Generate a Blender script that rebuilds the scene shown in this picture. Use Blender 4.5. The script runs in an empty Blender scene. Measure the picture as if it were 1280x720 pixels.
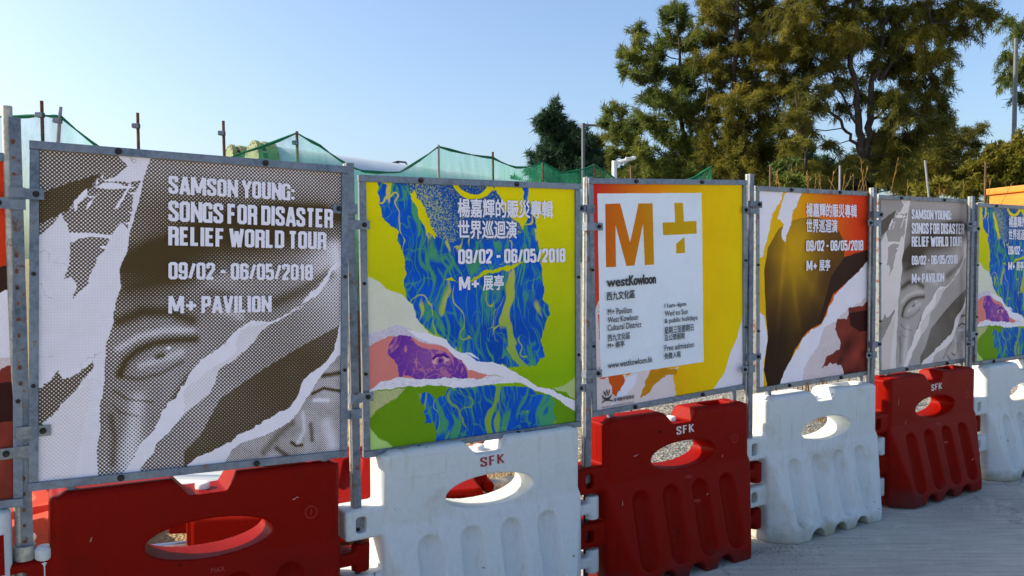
import bpy, bmesh, math, random
import numpy as np
from mathutils import Vector, Matrix
D = bpy.data
SC = bpy.context.scene
COL = SC.collection
rad = math.radians
rng = np.random.default_rng(7)
random.seed(7)

# ---------------------------------------------------------------- camera
CAM_H = 1.55
PITCH, ROLL, FPX = rad(2.329), rad(-.331), 1000.0
cam = D.cameras.new('camera'); cam.lens = 36 * FPX / 1280; cam.sensor_width = 36
cam.clip_start = .05; cam.clip_end = 3000
camo = D.objects.new('camera', cam); COL.objects.link(camo)
camo.matrix_world = Matrix.Translation((0, 0, CAM_H)) @ Matrix.Rotation(rad(90) - PITCH, 4, 'X') @ Matrix.Rotation(ROLL, 4, 'Z')
SC.camera = camo

def ray(px, py):
    X, Y = px - 640, py - 360
    cr, sr = math.cos(ROLL), math.sin(ROLL)
    X, Y = X * cr + Y * sr, -X * sr + Y * cr
    c, s = math.cos(PITCH), math.sin(PITCH)
    return Vector((X / FPX, c - Y / FPX * s, -s - Y / FPX * c))
def at(px, py, Y):
    r = ray(px, py) * (Y / ray(px, py).y)
    return Vector((r.x, r.y, r.z + CAM_H))

# ---------------------------------------------------------------- sky and sun
SUN_EL, SUN_AZ = rad(34), rad(-86)      # azimuth measured from +Y towards +X
w = D.worlds.new('World'); SC.world = w; w.use_nodes = True
nt = w.node_tree; nt.nodes.clear()
sky = nt.nodes.new('ShaderNodeTexSky'); sky.sky_type = 'NISHITA'; sky.sun_disc = False
sky.sun_elevation = SUN_EL; sky.sun_rotation = SUN_AZ
sky.air_density = 1.0; sky.dust_density = 2.8; sky.ozone_density = 3.4; sky.altitude = 0
bg = nt.nodes.new('ShaderNodeBackground'); bg.inputs[1].default_value = .15
wo = nt.nodes.new('ShaderNodeOutputWorld')
nt.links.new(sky.outputs[0], bg.inputs[0]); nt.links.new(bg.outputs[0], wo.inputs[0])
sl = D.lights.new('sun', 'SUN'); sl.energy = 5.0; sl.angle = rad(.6); sl.color = (1, .83, .60)
so = D.objects.new('sun', sl); COL.objects.link(so)
sd = Vector((math.sin(SUN_AZ) * math.cos(SUN_EL), math.cos(SUN_AZ) * math.cos(SUN_EL), math.sin(SUN_EL)))
so.rotation_euler = sd.to_track_quat('Z', 'Y').to_euler()
so.location = sd * 40
SC.view_settings.view_transform = 'Standard'; SC.view_settings.look = 'None'
SC.view_settings.exposure = EXPOSURE = 0.70; SC.view_settings.gamma = 1
SC.render.engine = 'CYCLES'
SC.cycles.max_bounces = 8; SC.cycles.transparent_max_bounces = 24

# ---------------------------------------------------------------- helpers
def tag(o, label=None, cat=None, group=None, kind=None):
    if label: o['label'] = label
    if cat: o['category'] = cat
    if group: o['group'] = group
    if kind: o['kind'] = kind
    return o
def empty(name, loc=(0, 0, 0), rz=0.):
    o = D.objects.new(name, None); COL.objects.link(o)
    o.location = loc; o.rotation_euler = (0, 0, rz); o.empty_display_size = .1
    return o
def copy_tree(o, parent=None):
    c = o.copy(); COL.objects.link(c); c.parent = parent
    for ch in [q for q in D.objects if q.parent == o]:
        copy_tree(ch, c)
    return c
def link(name, me, m, parent=None, smooth=False):
    if m and not me.materials: me.materials.append(m)
    if smooth:
        me.polygons.foreach_set('use_smooth', [True] * len(me.polygons))
    o = D.objects.new(name, me); COL.objects.link(o); o.parent = parent
    return o
class MB:
    def __init__(s): s.v = []; s.f = []; s.sm = False
    def add(s, v, f):
        b = len(s.v); s.v += [tuple(p) for p in v]; s.f += [tuple(i + b for i in q) for q in f]; return s
    def box(s, x0, x1, y0, y1, z0, z1, c=0., M=None):
        c = min(c, (x1-x0)*.45, (y1-y0)*.45, (z1-z0)*.45)
        if c <= 0:
            v = [(x, y, z) for z in (z0, z1) for x, y in ((x0, y0), (x1, y0), (x1, y1), (x0, y1))]
            f = [(3, 2, 1, 0), (4, 5, 6, 7), (0, 1, 5, 4), (1, 2, 6, 5), (2, 3, 7, 6), (3, 0, 4, 7)]
        else:
            bm = bmesh.new(); v0 = [bm.verts.new((x, y, z)) for z in (z0, z1) for x, y in ((x0, y0), (x1, y0), (x1, y1), (x0, y1))]
            for q in [(3, 2, 1, 0), (4, 5, 6, 7), (0, 1, 5, 4), (1, 2, 6, 5), (2, 3, 7, 6), (3, 0, 4, 7)]: bm.faces.new([v0[i] for i in q])
            bmesh.ops.bevel(bm, geom=bm.edges[:], offset=c, segments=2, profile=.6, affect='EDGES')
            bm.verts.index_update(); v = [p.co.copy() for p in bm.verts]; f = [tuple(q.index for q in F.verts) for F in bm.faces]; bm.free()
        if M is not None: v = [M @ Vector(p) for p in v]
        return s.add(v, f)
    def tube(s, pts, r, n=10, cap=True):
        pts = [Vector(p) for p in pts]; R = r if hasattr(r, '__len__') else [r] * len(pts); v = []; f = []
        prev = None
        for i, p in enumerate(pts):
            t = (pts[min(i+1, len(pts)-1)] - pts[max(i-1, 0)]).normalized()
            if prev is None: a = t.orthogonal().normalized()
            else: a = (prev - t * prev.dot(t)).normalized()
            prev = a; b = t.cross(a)
            v += [p + (a * math.cos(2*math.pi*k/n) + b * math.sin(2*math.pi*k/n)) * R[i] for k in range(n)]
        for i in range(len(pts)-1):
            for k in range(n):
                k2 = (k+1) % n; f.append((i*n+k, i*n+k2, (i+1)*n+k2, (i+1)*n+k))
        if cap: f += [tuple(range(n-1, -1, -1)), tuple((len(pts)-1)*n + k for k in range(n))]
        return s.add(v, f)
    def prism(s, poly, y0, y1):          # poly in x,z ; extruded along y
        n = len(poly); v = [(x, y0, z) for x, z in poly] + [(x, y1, z) for x, z in poly]
        return s.add(v, [tuple(range(n)), tuple(range(2*n-1, n-1, -1))] + [(i+n, (i+1) % n + n, (i+1) % n, i) for i in range(n)])
    def mesh(s, name='m'):
        me = D.meshes.new(name); me.from_pydata(s.v, [], s.f); me.validate(); me.update()
        bm = bmesh.new(); bm.from_mesh(me); bmesh.ops.recalc_face_normals(bm, faces=bm.faces[:]); bm.to_mesh(me); bm.free()
        return me
    def build(s, name, m, parent=None, smooth=False):
        me = s.mesh(name)
        if smooth:
            o = link(name, me, m, parent, True); me.set_sharp_from_angle(angle=rad(40)); return o
        return link(name, me, m, parent)

# ---------------------------------------------------------------- materials
def newmat(name):
    m = D.materials.new(name); m.use_nodes = True; t = m.node_tree
    return m, t, t.nodes['Principled BSDF']
def nd(t, typ, **k):
    n = t.nodes.new('ShaderNode' + typ)
    for a, b in k.items():
        if a.startswith('i_'): n.inputs[int(a[2:])].default_value = b
        else: setattr(n, a, b)
    return n
def noise(t, scale, det=4, rough=.6, vec=None, dist=0.):
    n = nd(t, 'TexNoise'); n.inputs['Scale'].default_value = scale; n.inputs['Detail'].default_value = det
    n.inputs['Roughness'].default_value = rough; n.inputs['Distortion'].default_value = dist
    if vec is not None: t.links.new(vec, n.inputs['Vector'])
    return n.outputs['Fac']
def ramp(t, fac, stops):
    r = nd(t, 'ValToRGB'); e = r.color_ramp.elements
    while len(e) < len(stops): e.new(.5)
    for el, (p, c) in zip(e, stops): el.position = p; el.color = (*c, 1) if len(c) == 3 else (c[0],)*3 + (1,)
    t.links.new(fac, r.inputs[0]); return r.outputs[0]
def mix(t, fac, a, b, mode='MIX'):
    n = nd(t, 'Mix', data_type='RGBA', blend_type=mode)
    for sock, v in ((n.inputs[0], fac), (n.inputs[6], a), (n.inputs[7], b)):
        if isinstance(v, (int, float)): sock.default_value = v
        elif isinstance(v, tuple): sock.default_value = (*v, 1)
        else: t.links.new(v, sock)
    return n.outputs[2]
def bump(t, b, h, strength=.3, dist=.01):
    n = nd(t, 'Bump'); n.inputs['Strength'].default_value = strength; n.inputs['Distance'].default_value = dist
    t.links.new(h, n.inputs['Height']); t.links.new(n.outputs[0], b.inputs['Normal'])
def ovec(t, obj=True):
    c = nd(t, 'TexCoord'); 
    return c.outputs['Object' if obj else 'Generated']
def inst(t, vec):                        # shift the texture from object to object
    oi = nd(t, 'ObjectInfo'); a = nd(t, 'VectorMath', operation='ADD'); s = nd(t, 'VectorMath', operation='SCALE')
    cmb = nd(t, 'CombineXYZ')
    for k in range(3): t.links.new(oi.outputs['Random'], cmb.inputs[k])
    t.links.new(cmb.outputs[0], s.inputs[0]); s.inputs['Scale'].default_value = 37.
    t.links.new(vec, a.inputs[0]); t.links.new(s.outputs[0], a.inputs[1]); return a.outputs[0]

def m_plain(name, col, rough=.5, metal=0., var=.15, scale=12, bmp=.1):
    m, t, b = newmat(name); v = inst(t, ovec(t)); n = noise(t, scale, vec=v)
    c = ramp(t, n, [(.3, tuple(x * (1 - var) for x in col)), (.7, tuple(min(1, x * (1 + var)) for x in col))])
    t.links.new(c, b.inputs['Base Color']); b.inputs['Roughness'].default_value = rough; b.inputs['Metallic'].default_value = metal
    if bmp: bump(t, b, noise(t, scale * 6, vec=v), bmp, .004)
    return m
def m_galv(name, base=(.15, .19, .25), rust=.62, metal=.55):
    m, t, b = newmat(name); v = inst(t, ovec(t))
    mott = noise(t, 45, 5, .7, v); big = noise(t, 7, 4, .6, v)
    c = ramp(t, mott, [(.35, tuple(x*.62 for x in base)), (.65, tuple(x*1.25 for x in base))])
    c = mix(t, ramp(t, big, [(.35, (0,)), (.7, (.6,))]), c, (.27, .30, .33))
    r = noise(t, 16, 6, .75, v, .4)
    rm = ramp(t, r, [(rust, (0,)), (rust + .06, (1,))])
    rc = ramp(t, mott, [(.3, (.06, .022, .012)), (.7, (.24, .09, .03))])
    c = mix(t, rm, c, rc)
    t.links.new(c, b.inputs['Base Color'])
    mm = nd(t, 'Math', operation='MULTIPLY_ADD'); t.links.new(rm, mm.inputs[0]); mm.inputs[1].default_value = -metal; mm.inputs[2].default_value = metal
    t.links.new(mm.outputs[0], b.inputs['Metallic']); b.inputs['Roughness'].default_value = .52
    bump(t, b, r, .25, .003)
    return m
def m_plastic(name, col, dirt, amt=.62, rough=.42):
    m, t, b = newmat(name); v = inst(t, ovec(t))
    n1 = noise(t, 3.5, 6, .65, v); n2 = noise(t, 60, 3, .6, v)
    mp = nd(t, 'Mapping'); mp.inputs['Scale'].default_value = (14, 14, 1.6); t.links.new(v, mp.inputs[0])
    st = noise(t, 2.2, 5, .7, mp.outputs[0])
    c = ramp(t, n2, [(.3, tuple(x * .93 for x in col)), (.7, col)])
    c = mix(t, ramp(t, n1, [(amt - .12, (0,)), (amt + .1, (.75,))]), c, dirt)
    c = mix(t, ramp(t, st, [(.56, (0,)), (.75, (.5,))]), c, dirt)
    sp = noise(t, 34, 2, .5, v); c = mix(t, ramp(t, sp, [(.73, (0,)), (.76, (.8,))]), c, tuple(x * .45 for x in dirt))
    # scuffs: thin light scratches
    mp2 = nd(t, 'Mapping'); mp2.inputs['Scale'].default_value = (2.5, 2.5, 22); mp2.inputs['Rotation'].default_value = (.2, .5, 0); t.links.new(v, mp2.inputs[0])
    sc = noise(t, 5, 6, .8, mp2.outputs[0]); c = mix(t, ramp(t, sc, [(.66, (0,)), (.72, (.22,))]), c, tuple(min(1, x * 1.35 + .02) for x in col))
    sz = nd(t, 'SeparateXYZ'); t.links.new(ovec(t), sz.inputs[0]); zz = nd(t, 'Math', operation='MULTIPLY_ADD'); t.links.new(sz.outputs[2], zz.inputs[0]); zz.inputs[1].default_value = -2.6; zz.inputs[2].default_value = .30
    mud = nd(t, 'Math', operation='ADD'); t.links.new(zz.outputs[0], mud.inputs[0]); t.links.new(n1, mud.inputs[1])
    c = mix(t, ramp(t, mud.outputs[0], [(.60, (0,)), (.82, (.8,))]), c, tuple(x*.75+.02 for x in dirt))
    t.links.new(c, b.inputs['Base Color'])
    rr = nd(t, 'MapRange'); t.links.new(n1, rr.inputs[0]); rr.inputs[3].default_value = rough - .1; rr.inputs[4].default_value = rough + .22
    t.links.new(rr.outputs[0], b.inputs['Roughness'])
    b.inputs['Specular IOR Level'].default_value = .06
    bump(t, b, noise(t, 240, 2, .6, v), .12, .002)
    return m
M_GALV = m_galv('galvanised_steel'); M_GALV2 = m_galv('galvanised_steel_worn', (.20, .225, .24), .56)
M_POST = m_galv('rusting_post_steel', (.12, .155, .20), .57); M_TUBE = m_galv('scaffold_tube_steel', (.50, .48, .40), .60, .45)
M_BOLT = m_plain('black_bolt', (.02, .016, .015), .6, .3)
M_RUST = m_plain('rust', (.16, .055, .025), .85, 0, .5, 25, .3)
M_RED = m_plastic('red_barrier_plastic', (.21, .004, .001), (.10, .006, .003), .68)
M_RED2 = m_plastic('faded_red_barrier_plastic', (.62, .085, .05), (.40, .12, .08), .60, .55)
M_WHITE = m_plastic('white_barrier_plastic', (.60, .64, .65), (.40, .37, .26), .66)
M_CAPW = m_plain('white_cap', (.78, .75, .74), .4)
M_DARK = m_plain('black_rubber', (.012, .012, .014), .6)
M_INKR = m_plain('dark_red_stencil', (.30, .012, .02), .6, var=.3, scale=90); M_INKW = m_plain('pale_stencil', (.68, .62, .62), .6, var=.2, scale=120)
M_INKB = m_plain('navy_stencil', (.03, .06, .15), .6, var=.5, scale=80); M_INKG = m_plain('ghost_stencil', (.60, .64, .64), .6)
M_EMBR = m_plain('moulded_red_mark', (.34, .006, .010), .4); M_EMBW = m_plain('moulded_white_mark', (.52, .56, .58), .4)
M_SCR = m_plain('pale_scrape', (.46, .20, .18), .7, var=.4, scale=200)
M_TXT = m_plain('pale_lettering', (.86, .82, .90), .5, var=.03, scale=30, bmp=0)
M_BLK = m_plain('black_print', (.012, .012, .014), .5, bmp=0)

def m_ground():
    m, t, b = newmat('sandy_gravel'); v = ovec(t)
    n1 = noise(t, .9, 6, .7, v); n2 = noise(t, 28, 5, .75, v); vo = nd(t, 'TexVoronoi'); vo.inputs['Scale'].default_value = 48; t.links.new(v, vo.inputs['Vector'])
    sand = ramp(t, n2, [(.25, (.20, .135, .065)), (.5, (.34, .25, .13)), (.75, (.46, .36, .21))])
    grav = ramp(t, vo.outputs['Color'], [(.2, (.13, .13, .12)), (.5, (.27, .27, .25)), (.8, (.42, .42, .39))])
    sx = nd(t, 'SeparateXYZ'); t.links.new(v, sx.inputs[0])
    a = nd(t, 'Math', operation='MULTIPLY_ADD'); t.links.new(sx.outputs[0], a.inputs[0]); a.inputs[1].default_value = .55; a.inputs[2].default_value = -.15
    s = nd(t, 'Math', operation='ADD'); t.links.new(a.outputs[0], s.inputs[0]); t.links.new(n1, s.inputs[1])
    c = mix(t, ramp(t, s.outputs[0], [(.45, (0,)), (.75, (1,))]), sand, grav)
    t.links.new(c, b.inputs['Base Color']); b.inputs['Roughness'].default_value = .95
    ad = nd(t, 'Math', operation='ADD'); t.links.new(n2, ad.inputs[0]); t.links.new(vo.outputs['Distance'], ad.inputs[1])
    bump(t, b, ad.outputs[0], .9, .03)
    return m
def m_concrete():
    m, t, b = newmat('brushed_concrete'); v = ovec(t)
    mp = nd(t, 'Mapping'); mp.inputs['Rotation'].default_value = (0, 0, rad(-12)); mp.inputs['Scale'].default_value = (.7, 11, 1); t.links.new(v, mp.inputs[0])
    br = noise(t, 3.2, 6, .7, mp.outputs[0]); n1 = noise(t, 1.1, 7, .68, v); n2 = noise(t, 90, 4, .75, v)
    c = ramp(t, n1, [(.3, (.38, .37, .325)), (.5, (.51, .495, .44)), (.72, (.60, .585, .53))])
    c = mix(t, ramp(t, br, [(.38, (.6,)), (.60, (0,))]), c, (.29, .30, .29))
    c = mix(t, ramp(t, n2, [(.60, (0,)), (.68, (.6,))]), c, (.66, .64, .58)); c = mix(t, ramp(t, n2, [(.3, (.7,)), (.38, (0,))]), c, (.15, .15, .14))
    st = noise(t, 2.6, 5, .8, v, .8); c = mix(t, ramp(t, st, [(.56, (0,)), (.66, (.6,))]), c, (.64, .61, .54))
    wob = nd(t, 'VectorMath', operation='ADD'); nv = nd(t, 'TexNoise'); nv.inputs['Scale'].default_value = 1.7; nv.inputs['Detail'].default_value = 6; t.links.new(v, nv.inputs['Vector'])
    t.links.new(v, wob.inputs[0]); t.links.new(nv.outputs['Color'], wob.inputs[1]); ve = nd(t, 'TexVoronoi', feature='DISTANCE_TO_EDGE'); ve.inputs['Scale'].default_value = .5; t.links.new(wob.outputs[0], ve.inputs['Vector'])
    c = mix(t, ramp(t, ve.outputs['Distance'], [(.0015, (.5,)), (.005, (0,))]), c, (.13, .125, .11))
    t.links.new(c, b.inputs['Base Color']); b.inputs['Roughness'].default_value = .88
    ad = nd(t, 'Math', operation='ADD'); t.links.new(br, ad.inputs[0]); t.links.new(n2, ad.inputs[1]); bump(t, b, ad.outputs[0], .8, .010)
    return m
M_GROUND = m_ground(); M_CONC = m_concrete()
def m_leaf(name, c0, c1, c2, tr=.5):
    m, t, b = newmat(name); v = ovec(t); n = noise(t, .9, 3, .6, v); n2 = noise(t, 9, 2, .6, v)
    c = ramp(t, n, [(.3, c0), (.52, c1), (.72, c2)]); c = mix(t, ramp(t, n2, [(.35, (.5,)), (.7, (0,))]), c, c0)
    t.links.new(c, b.inputs['Base Color']); b.inputs['Roughness'].default_value = .65; b.inputs['Specular IOR Level'].default_value = .25
    tl = nd(t, 'BsdfTranslucent'); t.links.new(c, tl.inputs[0]); ms = nd(t, 'MixShader'); ms.inputs[0].default_value = tr
    out = t.nodes['Material Output']; t.links.new(b.outputs[0], ms.inputs[1]); t.links.new(tl.outputs[0], ms.inputs[2]); t.links.new(ms.outputs[0], out.inputs[0])
    return m
L_OLIVE = m_leaf('olive_needles', (.055, .062, .014), (.165, .165, .024), (.36, .30, .035), .5)
L_GREEN = m_leaf('green_needles', (.045, .07, .018), (.12, .165, .03), (.24, .24, .035), .5)
L_DEEP = m_leaf('deep_green_needles', (.014, .042, .024), (.03, .078, .04), (.055, .11, .05), .25)
L_YEL = m_leaf('yellow_green_leaves', (.07, .085, .012), (.18, .17, .02), (.30, .25, .03))
L_STRAW = m_leaf('straw', (.30, .17, .04), (.42, .28, .08), (.52, .38, .14))
M_BARK = m_plain('dark_bark', (.035, .026, .02), .95, 0, .5, 8, .5)

# ---------------------------------------------------------------- ground
def sheet(name, pts, z, m):
    me = D.meshes.new(name); me.from_pydata([(x, y, z) for x, y in pts], [], [tuple(range(len(pts)))]); me.update()
    return tag(link(name, me, m), kind='structure')
sheet('ground', [(-1500, -1500), (1500, -1500), (1500, 1500), (-1500, 1500)], 0, M_GROUND)
ORG = Vector((-.141, 3.363, 0)); ANG = rad(31.7)
U = Vector((math.cos(ANG), math.sin(ANG), 0)); Nn = Vector((math.sin(ANG), -math.cos(ANG), 0))
def F(u, n, z=0.): return ORG + U * u + Nn * n + Vector((0, 0, z))
sheet('concrete_pavement', [tuple(F(a, b)[:2]) for a, b in ((-40, 60), (60, 60), (60, -.42), (-40, -.42))], .004, M_CONC)

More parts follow.
